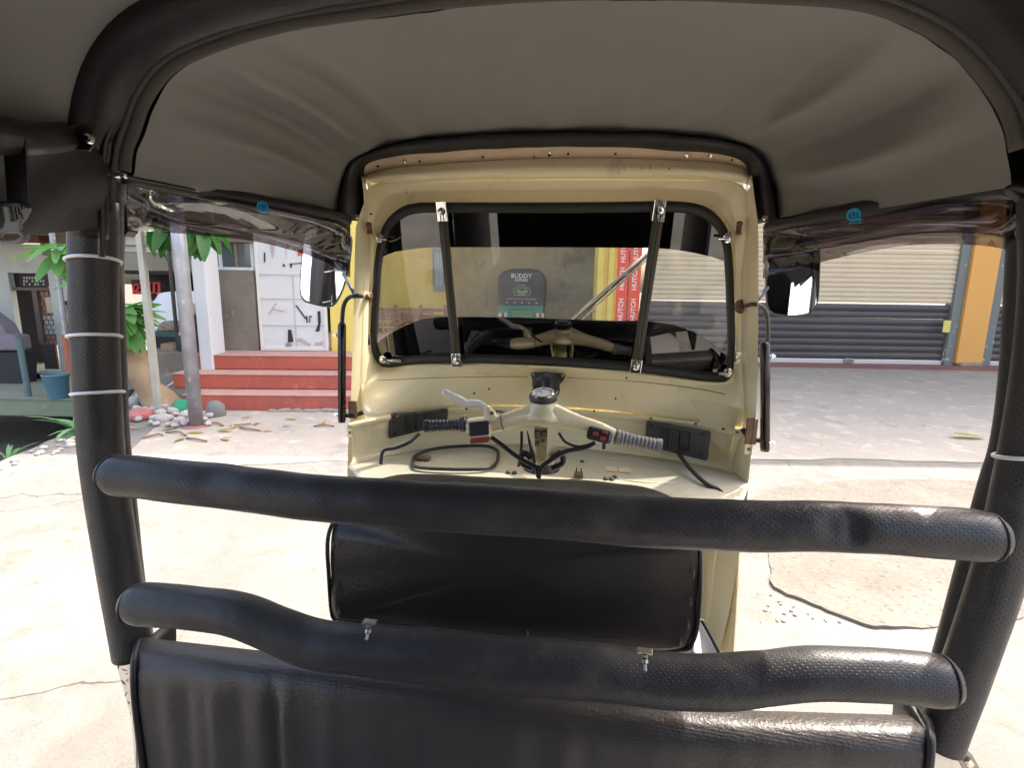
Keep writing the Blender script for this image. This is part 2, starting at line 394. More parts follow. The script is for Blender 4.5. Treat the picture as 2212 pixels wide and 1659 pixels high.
M['slab'] = mat('worn_slab_concrete', (.195, .176, .150), .9, var=(3, (.15, .132, .11), .2), dirt=[(2.5, (.13, .115, .095), .52, .7), (45, (.09, .078, .065), .56, .68), (22, (.28, .255, .22), .60, .7)], bump=(45, .9, .012), spec=.15)
tag(build('broken_slab', mb, M['slab'], origin=Vector((0, 0, 0))), kind='structure')
# forecourt pavement towards the shops, paler than the yard
M['apron'] = mat('shop_forecourt', (.40, .36, .305), .9, var=(1.2, (.32, .29, .25), .25), dirt=[(30, (.22, .19, .16), .58, .72), (5, (.48, .43, .37), .54, .68), (2.2, (.25, .23, .21), .58, .70)], bump=(50, .6, .008), spec=.2)
fp = [PZ(262, 1005), PZ(600, 1000), PZ(1000, 1000), PZ(1500, 996), PZ(1900, 992), PZ(2250, 1002), PZ(2600, 1020), Vector((13, 12, 0)), Vector((3, 10.4, 0)), Vector((-1.5, 9.6, 0)), Vector((-2.4, 5.1, 0)), Vector((-4.3, 4.7, 0))]
rr = []
for i in range(6):
    for k in range(8):
        q = fp[i].lerp(fp[i+1], k/8); rr.append(q + Vector((0, noise.noise(q*2.3)*.12, 0)))
mb = MB(); mb.add([Vector((p.x, p.y, .004)) for p in rr + fp[6:]], [tuple(range(len(rr)+6))])
tag(build('forecourt_pavement', mb, M['apron'], origin=Vector((0, 0, 0))), kind='structure')

# ---- generic wall-plane boxes
def fbox(mb, pl, u1, v1, u2, v2, o0, o1):
    s1, z1 = pl.sz(u1, v1, o1); s2, z2 = pl.sz(u2, v2, o1)
    return rbox(mb, pl, s1, s2, z2, z1, o0, o1)
def rbox(mb, pl, s1, s2, z1, z2, o0, o1):
    return mb.box(pl.at((s1+s2)/2, (z1+z2)/2, (o0+o1)/2), (abs(s2-s1), abs(o1-o0), abs(z2-z1)), pl.d, -pl.n)
def text(name, body, size, loc, xdir, ydir, m, parent=None, depth=.002, align='CENTER'):
    cu = bpy.data.curves.new(name, 'FONT'); cu.body = body; cu.size = size; cu.extrude = depth; cu.align_x = align; cu.align_y = 'CENTER'
    cu.resolution_u = 2; cu.offset = size*.022
    tmp = bpy.data.objects.new('tmp', cu); COL.objects.link(tmp)
    dg = bpy.context.evaluated_depsgraph_get(); me = bpy.data.meshes.new_from_object(tmp.evaluated_get(dg))
    bpy.data.objects.remove(tmp)
    X = Vector(xdir).normalized(); Yv = Vector(ydir).normalized(); Z = X.cross(Yv)
    me.transform(Matrix((X, Yv, Z)).transposed().to_4x4()); me.name = name; me.materials.clear(); me.materials.append(m)
    return link(name, me, Vector(loc), parent)

# ================================================================== RIGHT SHOP FRONT (shutters)
PF = Plane(PZ(1820, 786), 9.3)
M['slat_b'] = mat('beige_shutter_paint', (.72, .58, .39), .5, var=(2, (.66, .53, .36), .2), bump=(20, .05, .002))
M['slat_d'] = mat('charcoal_shutter_paint', (.066, .057, .052), .4, var=(2, (.084, .073, .066), .2))
M['rail'] = mat('shutter_bottom_rail', (.62, .58, .54), .4)
M['orange'] = mat('orange_wall_paint', (.80, .40, .10), .75, dirt=(5, (.68, .34, .10), .6, .75), bump=(30, .1, .003))
M['grey'] = mat('peeling_grey_paint', (.20, .21, .19), .8, dirt=(5, (.60, .57, .50), .60, .63), bump=(20, .3, .004))
M['redfloor'] = mat('red_oxide_floor', (.33, .13, .11), .55, var=(2, (.27, .115, .10), .2), dirt=(20, (.38, .24, .2), .6, .75))
M['wallw'] = mat('shop_wall', (.55, .52, .45), .85, dirt=(2, (.40, .37, .30), .5, .75))
M['soffit'] = mat('roof_soffit', (.75, .73, .68), .8)
def shutter(label, u1, u2, zt, base_v=786, join=None):
    s1, _ = PF.sz(u1, base_v); s2, _ = PF.sz(u2, base_v)
    c = PF.at((s1+s2)/2, 0.02); t = empty('roller_shutter', c, label, 'shutter', 'roller shutters of the shops')
    # one slat profile each, shared mesh
    def prof(h, w):
        mb = MB(); rows = []
        for (dz, dy) in ((0, 0), (.08, .012), (.5, .020), (.86, .016), (.93, .004), (1.0, 0)):
            rows.append([Vector((-w/2, -dy, dz*h)), Vector((w/2, -dy, dz*h))])
        mb.grid(rows); return mb
    w_ = s2-s1
    zb = .09; z_split = 1.12
    for (h, m, lo, hi) in ((.125, M['slat_d'], zb, z_split), (.084, M['slat_b'], z_split, zt)):
        me, og = prof(h, w_).mesh('slat', Vector((0, 0, 0))); me.materials.append(m); me.polygons.foreach_set('use_smooth', [True]*len(me.polygons))
        n = int(round((hi-lo)/h))
        for i in range(n):
            link('slat', me, PF.at((s1+s2)/2, lo+i*h, random.uniform(-.003, .003)), t, (R(random.uniform(-1.2, 1.2)), R(random.uniform(-.05, .05)), R(FA+random.uniform(-.04, .04))))
    mb = MB(); rbox(mb, PF, s1+.02, s2-.02, .015, zb-.004, -.02, .03); build('bottom_rail', mb, M['rail'], t, bevel=.004)
    mb = MB(); rbox(mb, PF, (s1+s2)/2+.9, (s1+s2)/2+1.08, .03, .11, .032, .06); build('lock', mb, M['steel'], t, bevel=.008)
    return t, s1, s2
ZT = 2.65
sh1, a1, a2 = shutter('wide roller shutter with beige upper and charcoal lower slats left of the orange pillar', 1392, 2032, ZT)
sh2, b1, b2 = shutter('roller shutter cut off by the right pillar of the vehicle, right of the orange pillar', 2133, 2560, ZT)
col = empty('shop_pillar', PF.at(*[(a2+b1)/2, 0]), 'orange shop pillar between grey peeling edge strips and two roller shutters', 'pillar')
so1, _ = PF.sz(2052, 786); so2, _ = PF.sz(2108, 786)
mb = MB(); rbox(mb, PF, so1, so2, .06, 3.6, -.1, .13); build('orange_face', mb, M['orange'], col, bevel=.01)
mb = MB(); rbox(mb, PF, a2+.004, so1-.002, 0, 3.6, -.12, .07); build('edge_strip', mb, M['grey'], col, bevel=.008)
mb = MB(); rbox(mb, PF, so2+.002, b1-.004, 0, 3.6, -.12, .06); build('edge_strip', mb, M['grey'], col, bevel=.008)
mb = MB(); rbox(mb, PF, so1+.04, so2-.03, 0, .075, -.1, .2); build('plinth_stone', mb, M['gravelly'], col, bevel=.03)
mb = MB(); rbox(mb, PF, so2-.03, so2+.012, .0, 3.6, .04, .1); build('brown_conduit', mb, M['rust'], col)
mb = MB(); fbox(mb, PF, 2040, 692, 2051, 718, .14, .15); build('yellow_sticker', mb, mat('yellow_paper', (.75, .6, .15), .6), col)
# sill
mb = MB(); rbox(mb, PF, a1-1.2, b2+3, 0.0, .014, -.3, .0); rbox(mb, PF, a1-.05, b2+3, 0.0, .05, -.3, -.03)
s_l, _ = PF.sz(1632, 805)
pts = [PF.at(a1-.6, .012, 0), PF.at(a1-.6, .012, .52), PF.at(so2+.1, .012, .70), PF.at(b1+.45, .012, .95), PF.at(b1+1.2, .012, 1.9), PF.at(b2+3, .012, 2.2), PF.at(b2+3, .012, 0)]
mb.prism(pts, (0, 0, -1), .010)
tag(build('shop_threshold', mb, M['redfloor']), kind='structure')

# unseen upper storey; roof overhang added and sized to shade the forecourt
mb = MB(); rbox(mb, PF, a1-.2, b2+12, ZT, 5.9, -.5, -.02); rbox(mb, PF, b2, b2+12, 0, ZT, -.5, -.02)
bl = build('shop_building', mb, M['wallw']); tag(bl, 'shop building above the roller shutters with an unseen flat roof added to shade the forecourt', 'building')
rb = MB(); rbox(rb, PF, -16.0, b2+12, 5.9, 6.15, -6.0, 3.08)
rf = build('roof', rb, M['soffit'], bl)

# yellow jamb, red banners beside the shutter, gap with parked rickshaw
M['yellow'] = mat('yellow_wall_paint', (.84, .60, .14), .75, var=(1.5, (.74, .50, .13), .2), dirt=(4, (.48, .36, .14), .6, .8))
M['yellow2'] = mat('bright_yellow_paint', (.78, .60, .13), .7)
M['banner'] = mat('red_banner_print', (.85, .09, .045), .55)
M['bwhite'] = mat('white_print', (.85, .80, .76), .6)
yj = empty('yellow_pillar', PF.at(PF.sz(1305, 786)[0], 0), 'yellow pillar with stepped ribs beside the red banners', 'pillar')
ux = [1284, 1297, 1307, 1318, 1327]
for i in range(4):
    s1, _ = PF.sz(ux[i], 700); s2, _ = PF.sz(ux[i+1], 700)
    mb = MB(); rbox(mb, PF, s1, s2, 0, 3.4, -.3, .06 + (.05 if i % 2 == 0 else 0)); build('rib', mb, M['yellow2'] if i != 1 else M['yellow'], yj, bevel=.006)
for k, (ua, ub, lb) in enumerate(((1327, 1352, 'left one of the two vertical red banners next to the yellow pillar'), (1353, 1379, 'right one of the two vertical red banners, partly behind the windscreen strut'))):
    s1, _ = PF.sz(ua, 650); s2, _ = PF.sz(ub, 650)
    t = empty('banner', PF.at((s1+s2)/2, .45, .1), lb, 'banner', 'vertical red banners')
    mb = MB(); rbox(mb, PF, s1+.008, s2-.008, .45, 3.3, .09, .105); build('sheet', mb, M['banner'], t)
    for j in range(4):
        zz = PF.sz(1340, (602, 668, 732, 543)[j])[1]
        text('lettering', 'HUTCH', .115, PF.at((s1+s2)/2, zz, .107), (0, 0, 1), -PF.d, M['bwhite'], t)

# recess: dirty wall deep inside, floor, yellow side wall with a window
PB = Plane(PZ(1130, 745), 9.3)
M['dirty'] = mat('stained_plaster', (.66, .59, .45), .85, var=(1.2, (.46, .42, .33), .25), dirt=[(1.7, (.27, .27, .28), .55, .72), (6, (.74, .70, .63), .62, .75)], bump=(6, .3, .02))
PBB = Plane(PB.p + PB.d*0 - PB.n*3.2, 9.3)
s1 = PBB.sz(965, 600)[0]; s2 = PBB.sz(1300, 600)[0]
back = empty('garage_bay', PBB.at((s1+s2)/2, 0), 'open garage bay with stained back wall behind the green rickshaw', 'garage')
mb = MB(); rbox(mb, PBB, s1-.3, s2+.6, 0, 3.6, -.2, 0); build('back_wall', mb, M['dirty'], back)
mb = MB(); rbox(mb, PBB, s2+.02, s2+.25, 0, 3.6, 0.003, 3.0); build('side_wall', mb, M['grey'], back)
mb = MB(); rbox(mb, PBB, s1-.2, s2-.02, 3.2, 3.3, 0, 2.6); build('ceiling', mb, M['soffit'], back)
# yellow wall to the left of the bay
PYW = Plane(PB.p - PB.n*.2, 9.3)
y1 = PYW.sz(700, 640)[0]; y2 = PYW.sz(976, 640)[0]
yw = empty('yellow_wall', PYW.at((y1+y2)/2, 0), 'yellow plastered wall with a narrow grey window left of the garage bay', 'wall')
mb = MB(); rbox(mb, PYW, y1, y2, 0, 3.6, -.25, 0); build('plaster', mb, M['yellow'], yw, bevel=.01)
mb = MB(); fbox(mb, PYW, 934, 530, 960, 628, .002, .05)
wn = build('window_frame', mb, mat('blue_grey_frame', (.25, .31, .30), .6), yw, bevel=.006)
for i in range(5):
    mb = MB(); fbox(mb, PYW, 940+i*3.4, 545, 942.4+i*3.4, 618, .052, .07); build('glass_louvre', mb, mat('louvre_white', (.6, .63, .6), .4) if i == 0 else bpy.data.materials['louvre_white'], wn)

# brown wooden chairs stacked by the yellow wall
M['wood'] = mat('red_brown_wood', (.26, .12, .065), .55, var=(8, (.36, .20, .12), .2))
def chair(loc, rz, label):
    t = empty('wooden_chair', loc, label, 'chair', 'brown wooden chairs by the yellow wall')
    def rb_(name, c, s):
        mb = MB(); mb.box(Vector(loc)+Vector(c), s); build(name, mb, M['wood'], t, bevel=.004)
    rb_('seat', (0, 0, .44), (.46, .44, .04))
    for a in (-.2, .2):
        rb_('leg', (a, -.19, .21), (.045, .045, .42)); rb_('leg', (a, .20, .45), (.045, .045, .9)); rb_('armrest', (a*1.16, 0, .66), (.05, .44, .03)); rb_('arm_post', (a*1.16, -.19, .55), (.04, .04, .2))
    for i in range(4): rb_('back_slat', (0, .20, .52+.1*i), (.36, .02, .055))
    t.rotation_euler = (0, 0, rz); return t
c1 = PZ(905, 775); chair(c1 + Vector((0, .1, 0)), R(15), 'brown wooden armchair nearest the windscreen strut, in front of the yellow wall')
for i, (u, lb) in enumerate(((868, 'brown wooden armchair between two others before the yellow wall'), (832, 'brown wooden armchair at the left windscreen edge'))):
    src = [o for o in COL.objects if o.name.startswith('wooden_chair')][0]
    copy_tree(src, PZ(u, 782)+Vector((0, .05*i, 0)), Vector((0, 0, R(-12+20*i))), label=lb)

PN = Plane(PZ(880, 768), 9.3)
bn = empty('wooden_bench', PN.at(PN.sz(880, 768)[0], 0), 'long red-brown slatted wooden bench against the yellow wall, low left in the windscreen', 'bench')
for i, (v1, v2) in enumerate(((664, 674), (678, 689), (693, 704), (708, 719))):
    mb = MB(); fbox(mb, PN, 795, v1, 966, v2, -.03, .0); build('back_slat', mb, M['wood'], bn, bevel=.004)
for u in (797, 850, 905, 958):
    mb = MB(); fbox(mb, PN, u, 658, u+9, 772, -.08, -.035); build('upright', mb, M['wood'], bn, bevel=.004)
mb = MB(); fbox(mb, PN, 795, 728, 966, 735, .0, .42); build('seat', mb, M['wood'], bn, bevel=.004)
mb = MB(); fbox(mb, PN, 795, 737, 966, 772, -.02, -.0); build('apron_board', mb, M['wood'], bn, bevel=.004)
# green rickshaw parked in the bay (rear view)
M['tukgreen'] = mat('green_body_paint', (.02, .20, .09), .3, coat=.5)
M['hood'] = mat('grey_black_hood_vinyl', (.10, .10, .115), .5, bump=(6, .3, .02))
M['amber'] = mat('tail_lamp_plastic', (.65, .42, .22), .3)
M['whitep'] = mat('white_lamp_plastic', (.75, .72, .66), .3)
tk0 = PB.at(PB.sz(1128, 700)[0], 0, -1.2)
tk0.z = 0
tk = empty('green_rickshaw', tk0, 'green auto rickshaw with a dark lettered hood, seen from behind in the garage bay', 'auto rickshaw')
D, Nn = PB.d, PB.n
def TP(x, z, o=0): return tk0 + D*x + Nn*o + Vector((0, 0, z))
# hood back: arch outline prism with rounded rear
def arch(wd, z0, z1, rnd=.38, n=10):
    pts = [(-wd, z0)]
    for i in range(n+1):
        a = math.pi - math.pi/2*i/n; pts.append((-wd+rnd + rnd*math.cos(a)*1.0, z1-rnd*.8 + rnd*.8*math.sin(a)))
    for i in range(n+1):
        a = math.pi/2 - math.pi/2*i/n; pts.append((wd-rnd + rnd*math.cos(a), z1-rnd*.8 + rnd*.8*math.sin(a)))
    pts.append((wd, z0)); return pts
rows = []
for (sc_, off) in ((.0, .06), (.90, .05), (.97, .03), (1.0, -.03), (1.0, -1.3)):
    rows.append([TP(x*sc_, .85+(z-.85)*sc_, off) for x, z in arch(.60, .85, 1.74)])
mb = MB(); mb.grid(rows); hd = sharp(build('hood', mb, M['hood'], tk), 50)
text('lettering', 'BUDDY', .15, TP(-.02, 1.56, .064), D, (0, 0, 1), M['bwhite'], hd)
text('lettering', 'EXPRESS', .085, TP(-.02, 1.46, .064), D, (0, 0, 1), M['bwhite'], hd)
text('lettering', 'Thamila', .07, TP(-.02, 1.34, .064), D, (0, 0, 1), mat('pink_print', (.5, .33, .30), .6), hd)
M['emg'] = mat('pale_green_print', (.45, .62, .40), .5)
mb = MB()
ring = [TP(x, z, .066) for x, z in [(-.17, 1.10), (-.20, 1.14), (-.20, 1.24), (-.17, 1.28), (.17, 1.28), (.20, 1.24), (.20, 1.14), (.17, 1.10)]]
mb.tube(ring, .008, 6, closed=True)
for rr_, z0 in ((.11, 1.275), (.15, 1.26)):
    pts = [TP(math.cos(R(200+14*i))*rr_, z0+math.sin(R(200+14*i))*rr_*.9, .066) for i in range(11)]
    mb.tube(pts, .012 if rr_ > .12 else .02, 6)
build('emblem', mb, M['emg'], hd)
mb = MB()
for i in range(16):
    x = -.34+.045*i; h = .035+.02*random.random()
    mb.tube([TP(x-.012, .985, .066), TP(x-.014, .985+h, .066), TP(x+.012, .985+h*.9, .066), TP(x+.010, .985, .066)], .006, 5)
build('script_lettering', mb, mat('pink_white_print', (.62, .50, .47), .6), hd)
for i in range(5):
    mb = MB(); x = -.36+.18*i; mb.prism([TP(x-.03, .93, .05), TP(x+.03, .93, .05), TP(x, .90, .05)], Nn, .02); build('white_marker', mb, M['whitep'], tk)
rows = [[TP(x, z, o) for x in (-.60, -.57, .57, .60)] for z, o in ((.30, .02), (.34, .10), (.62, .13), (.86, .04))]
rows = []
for z, o, wd in ((.30, .0, .52), (.36, .08, .56), (.60, .13, .58), (.86, .05, .58)):
    rows.append([TP(-wd, z, o-1.2), TP(-wd, z, o-.08), TP(-wd+.06, z, o), TP(wd-.06, z, o), TP(wd, z, o-.08), TP(wd, z, o-1.2)])
mb = MB(); mb.grid(rows); bd = sharp(build('rear_body', mb, M['tukgreen'], tk), 40)
mb = MB(); mb.box(TP(0, .60, .145), (.62, .02, .34), D, Nn); build('engine_cover', mb, M['tukgreen'], tk, bevel=.01)
mb = MB()
for i in range(5): mb.box(TP(0, .50+.05*i, .160), (.5, .01, .012), D, Nn)
build('cover_vents', mb, M['emg'], tk)
for s_ in (-1, 1):
    mb = MB(); mb.box(TP(s_*.46, .62, .12), (.20, .05, .10), D, Nn); lp = build('tail_lamp', mb, M['whitep'], tk, bevel=.01)
    mb = MB(); mb.box(TP(s_*.46, .62, .149), (.06, .01, .10), D, Nn); build('amber_lens', mb, M['red'], lp)
    mb = MB()
    b_ = TP(s_*.52, .22, -.35)
    mb._lathe(b_-D*.05, D, [(0, .12), (.01, .2), (.05, .225), (.09, .2), (.10, .12)], 20)
    wl = build('wheel', mb, M['tyre'], tk, smooth=True)
mb = MB(); mb.box(TP(.02, .40, .15), (.34, .015, .10), D, Nn); build('number_plate', mb, M['amber'], tk, bevel=.003)
mb = MB(); mb.tube([TP(-.6, .33, .12), TP(.6, .33, .12)], .02, 8); build('bumper', mb, M['steel'], tk)

# ================================================================== LEFT SHOP with red steps
M['redstep'] = mat('red_step_paint', (.50, .105, .06), .6, var=(2.5, (.40, .09, .06), .2), dirt=[(14, (.52, .22, .17), .58, .72), (5, (.26, .09, .07), .55, .75)], bump=(40, .25, .003))
M['tread'] = mat('worn_step_tread', (.50, .30, .24), .75, var=(5, (.42, .22, .18), .2), dirt=(9, (.50, .36, .30), .55, .72))
M['plasterg'] = mat('grey_brown_cement_wall', (.26, .22, .17), .9, var=(2.2, (.16, .13, .10), .18), dirt=[(4, (.36, .31, .25), .56, .70)], bump=(12, .3, .01))
M['whitewall'] = mat('white_column_paint', (.66, .67, .67), .8, dirt=(6, (.45, .42, .38), .62, .75))
AL = 11.5
PS = Plane(PZ(600, 888), AL)              # foot of the lowest riser
st = empty('front_steps', PS.at(0, 0), 'flight of three red painted steps with worn pinkish treads', 'steps')
TR = .30
sr, _ = PS.sz(770, 880)
spec = [(0, .0, .175, 436), (1, .175, .34, 398), (2, .34, .505, 438)]
lefts = [PS.sz(398, 880)[0], Plane(PS.p-PS.n*TR, AL).sz(374, 830)[0], Plane(PS.p-PS.n*2*TR, AL).sz(430, 800)[0]]
for i in range(3):
    z0, z1 = (0, .17, .335)[i], (.17, .335, .50)[i]
    mb = MB(); rbox(mb, PS, lefts[i], sr, z0-.02 if i == 0 else z0+.001, z1-.012, -TR*(i+1)-(2.6 if i == 2 else .02), -TR*i)
    rs = build('riser', mb, M['redstep'], st, bevel=.012)
    mb = MB(); rbox(mb, PS, lefts[i]-.01, sr+.01, z1-.012, z1, -TR*(i+1)+(0.0 if i < 2 else -2.6), -TR*i+.008)
    build('tread', mb, M['tread'], st, bevel=.004)
mb = MB()
for k in range(60):
    x = lefts[0]+.9+k*.05; h = .012+.02*random.random()
    mb.box(PS.at(x, h/2, .02+.02*random.random()), (.06, .05+.04*random.random(), h*1.6), PS.d, PS.n)
tag(build('broken_step_footing', mb, M['gravelly'], bevel=.006), kind='structure')
# cement wall, window strip, white column, white panel on the platform
PL = Plane(PZ(600, 757, .5), AL)
cw = empty('cement_wall', PL.at(PL.sz(510, 757)[0], .5), 'stained grey-brown cement wall with a glazed strip on top, behind the red steps', 'wall')
q1 = PL.sz(455, 757)[0]; q2 = PL.sz(563, 757)[0]
zt = PL.sz(510, 583)[1]
mb = MB(); rbox(mb, PL, q1, q2, .49, zt, -.12, .05); build('cement_face', mb, M['plasterg'], cw, bevel=.01)
zt2 = PL.sz(510, 524)[1]
mb = MB(); rbox(mb, PL, q1, q2, zt+.0, zt+.03, -.1, .04); build('sill', mb, M['whitewall'], cw)
for i in range(4):
    x = q1+.02+(q2-q1-.04)*i/3
    mb = MB(); rbox(mb, PL, x-.015, x+.015, zt+.03, zt2, -.04, .01); build('mullion', mb, M['whitewall'] if i % 2 else M['plasterg'], cw)
for i in range(3):
    x0 = q1+.03+(q2-q1-.04)*i/3; x1 = q1+(q2-q1-.04)*(i+1)/3
    mb = MB(); rbox(mb, PL, x0, x1, zt+.035, zt2-.004, -.02, -.012); build('pane', mb, mat('dusty_dark_glass', (.10, .115, .11), .08) if i == 0 else bpy.data.materials['dusty_dark_glass'], cw)
mb = MB(); rbox(mb, PL, q1-.5, q2+.02, zt2, zt2+.9, -.16, .07); build('brown_beam', mb, mat('weathered_brown_fascia', (.16, .12, .08), .85, var=(3, (.24, .19, .14), .2)), cw, bevel=.01)
wc = Plane(PZ(442, 767, .5), AL)
k1 = wc.sz(430, 760)[0]; k2 = wc.sz(458, 760)[0]
mb = MB(); rbox(mb, wc, k1, k2, .3, 3.0, -.3, 0)
tag(build('white_column', mb, M['whitewall'], bevel=.012), 'pale blue-white square column between the grey pole and the cement wall', 'column')
# white gridded panel
M['panel'] = mat('white_sheet_panel', (.68, .66, .62), .5, dirt=(3, (.52, .47, .42), .62, .76))
wp = empty('sheet_door', PL.at(PL.sz(640, 757)[0], .5, .06), 'white gridded sheet door with torn dark scraps standing at the top of the steps', 'door')
g1 = PL.sz(568, 755)[0]; g2 = PL.sz(711, 757)[0]; gt = PL.sz(640, 470)[1]
mb = MB(); rbox(mb, PL, g1+.02, g2-.02, .51, gt, .02, .04); build('sheet', mb, M['panel'], wp)
M['pframe'] = mat('panel_frame_paint', (.72, .68, .60), .5)
for s_ in (g1, g2-.03):
    mb = MB(); rbox(mb, PL, s_, s_+.03, .505, gt, .0, .06); build('frame_post', mb, M['pframe'], wp, bevel=.004)
mb = MB(); rbox(mb, PL, g1+.032, g2-.032, .505, .55, .0, .055); build('frame_rail', mb, M['pframe'], wp, bevel=.004)
M['seam'] = mat('grey_seam_paint', (.50, .49, .50), .6)
for v in (594, 646, 703):
    mb = MB(); z = PL.sz(640, v)[1]; rbox(mb, PL, g1+.032, g2-.032, z-.008, z+.008, .041, .047); build('seam_bar', mb, M['seam'], wp)
xs = PL.sz(638, 650)[0]
mb = MB(); rbox(mb, PL, xs-.008, xs+.008, .552, PL.sz(640, 594)[1], .041, .046); build('seam_bar', mb, M['seam'], wp)
M['scrap'] = mat('black_scrap', (.02, .02, .025), .6); M['scrapb'] = mat('grey_scrap', (.25, .25, .30), .6); M['scrapp'] = mat('pink_print_patch', (.50, .38, .36), .6); M['scrapr'] = mat('red_print_patch', (.6, .10, .06), .6)
def scrap(pts, m, off=.048, name='torn_scrap'):
    mb = MB(); mb.prism([PL.P(u, v, off) for u, v in pts], PL.n, .003); build(name, mb, m, wp)
scrap([(622, 712), (629, 712), (634, 738), (622, 740)], M['scrap']); scrap([(618, 741), (630, 742), (627, 757), (615, 757)], M['scrapb'])
scrap([(686, 672), (692, 672), (693, 695), (690, 716), (681, 716), (687, 700)], M['scrap'])
scrap([(642, 732), (650, 731), (672, 744), (668, 747), (642, 737)], M['scrapp']); scrap([(680, 740), (695, 738), (697, 745), (681, 746)], M['scrapp'])
scrap([(638, 660), (641, 659), (662, 688), (660, 690)], M['scrap']); scrap([(661, 682), (664, 682), (665, 697), (662, 697)], M['scrap']); scrap([(668, 682), (674, 682), (674, 685), (670, 685), (670, 697), (668, 697)], M['scrap'])
scrap([(579, 679), (595, 654), (597, 655), (581, 680)], M['scrapp']); scrap([(590, 667), (614, 671), (613, 674), (590, 669)], M['scrapp'])
scrap([(643, 541), (662, 536), (662, 552), (643, 552)], M['scrapr']); scrap([(583, 520), (594, 522), (591, 545), (588, 560), (585, 542)], M['scrapp'])
scrap([(625, 569), (656, 567), (656, 569), (625, 571)], M['scrap']); scrap([(626, 571), (631, 571), (630, 578), (627, 578)], M['scrap']); scrap([(611, 570), (615, 570), (615, 576), (611, 576)], M['scrap'])
scrap([(570, 545), (573, 545), (573, 566), (570, 566)], M['scrap']); scrap([(617, 545), (618, 528), (650, 512), (650, 513), (619, 529), (618, 560)], M['scrapp'])
# yellow wall strip right of it
mb = MB(); rbox(mb, PL, g2+.03, g2+.50, .49, 3.2, -.25, 0)
tag(build('yellow_side_wall', mb, M['yellow2'], bevel=.01), 'bright yellow wall strip beside the white panel, behind the left mirror', 'wall')

# stall behind: roof edge, beam wall, dark inside, red sign, white cover, bench
PT = Plane(PZ(350, 770, .30), AL)
M['fascia'] = mat('beige_roof_fascia', (.50, .46, .36), .8, var=(3, (.40, .37, .29), .2))
stall = empty('open_stall', PT.at(PT.sz(350, 770)[0], 0, -1), 'open stall with beige roof edge and dark interior left of the cement wall', 'stall')
t1 = PT.sz(250, 700)[0]; t2 = PT.sz(440, 700)[0]
PT2 = Plane(PT.p - PT.n*1.6, AL); PT3 = Plane(PT.p - PT.n*2.6, AL)
r1 = PT2.sz(225, 700)[0]; r2 = PT2.sz(560, 700)[0]
for i, (va, vb, of) in enumerate(((486, 510, 0), (511, 530, -.05), (531, 545, -.09))):
    mb = MB(); z1 = PT2.sz(350, va)[1]; z2 = PT2.sz(350, vb)[1]; rbox(mb, PT2, r1, r2, z2, z1, -.3, of); build('fascia_board', mb, M['fascia'], stall, bevel=.006)
mb = MB(); z1 = PT3.sz(350, 540)[1]; z2 = PT3.sz(350, 592)[1]; rbox(mb, PT3, PT3.sz(215, 700)[0], r2+1, z2, z1, -.2, 0); build('upper_wall', mb, mat('beige_board_painted_shade', (.33, .30, .23), .85), stall)  # darker copy of the fascia beige, shade put into the colour
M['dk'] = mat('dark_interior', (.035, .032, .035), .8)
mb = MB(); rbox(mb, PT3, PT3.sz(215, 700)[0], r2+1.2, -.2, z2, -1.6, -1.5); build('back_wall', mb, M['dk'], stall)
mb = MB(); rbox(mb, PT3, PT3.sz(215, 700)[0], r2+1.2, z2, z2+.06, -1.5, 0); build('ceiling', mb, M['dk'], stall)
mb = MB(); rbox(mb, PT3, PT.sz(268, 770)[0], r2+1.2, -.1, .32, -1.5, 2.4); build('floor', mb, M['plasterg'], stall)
PTs = Plane(PT.p - PT.n*2.8, AL)
sg = empty('red_sign', PTs.P(310, 622), 'small red lettered sign on the dark stall wall behind the thin post', 'sign')
M['signred'] = mat('red_sign_paint', (.75, .06, .05), .5)
def ss(pts, r=.022):
    mb = MB(); mb.tube([PTs.P(u, v) for u, v in pts], r, 6); build('letter_stroke', mb, M['signred'], sg)
mbp = MB(); fbox(mbp, PTs, 283, 604, 347, 636, -.05, -.03); build('board', mbp, M['dk'], sg)
ss([(289, 632), (288, 617), (296, 613), (300, 620), (296, 628), (289, 632), (304, 632)]); ss([(302, 612), (316, 609), (318, 620), (308, 624), (304, 632), (318, 632), (319, 620)])
ss([(322, 632), (322, 610), (333, 610), (333, 632), (324, 632)]); ss([(336, 612), (344, 610), (344, 632), (338, 634)])
# white cloth-covered heap
mb = MB(); rows = []
pc = Plane(PT.p - PT.n*1.0, AL)
for j in range(9):
    row = []
    for i in range(25):
        f = i/24; u = 322+f*125
        top = 640 - 10*math.sin(min(f*2.2, 1)*1.57) if f > .15 else 662-f*140
        v = top + (715-top)*(j/8)
        p = pc.P(u, v, .0 + .18*math.sin(j/8*1.3) + .03*noise.noise(Vector((i*.5, j*.4, 1))))
        row.append(p)
    rows.append(row)
mb.grid(rows); mb.grid([rows[0], [p - pc.n*.6 for p in rows[0]]])
tag(build('white_cover_sheet', mb, mat('white_cotton_sheet', (.72, .72, .70), .85, bump=(12, .3, .01)), smooth=True, solid=.01), 'white sheet draped over goods inside the open stall', 'sheet')
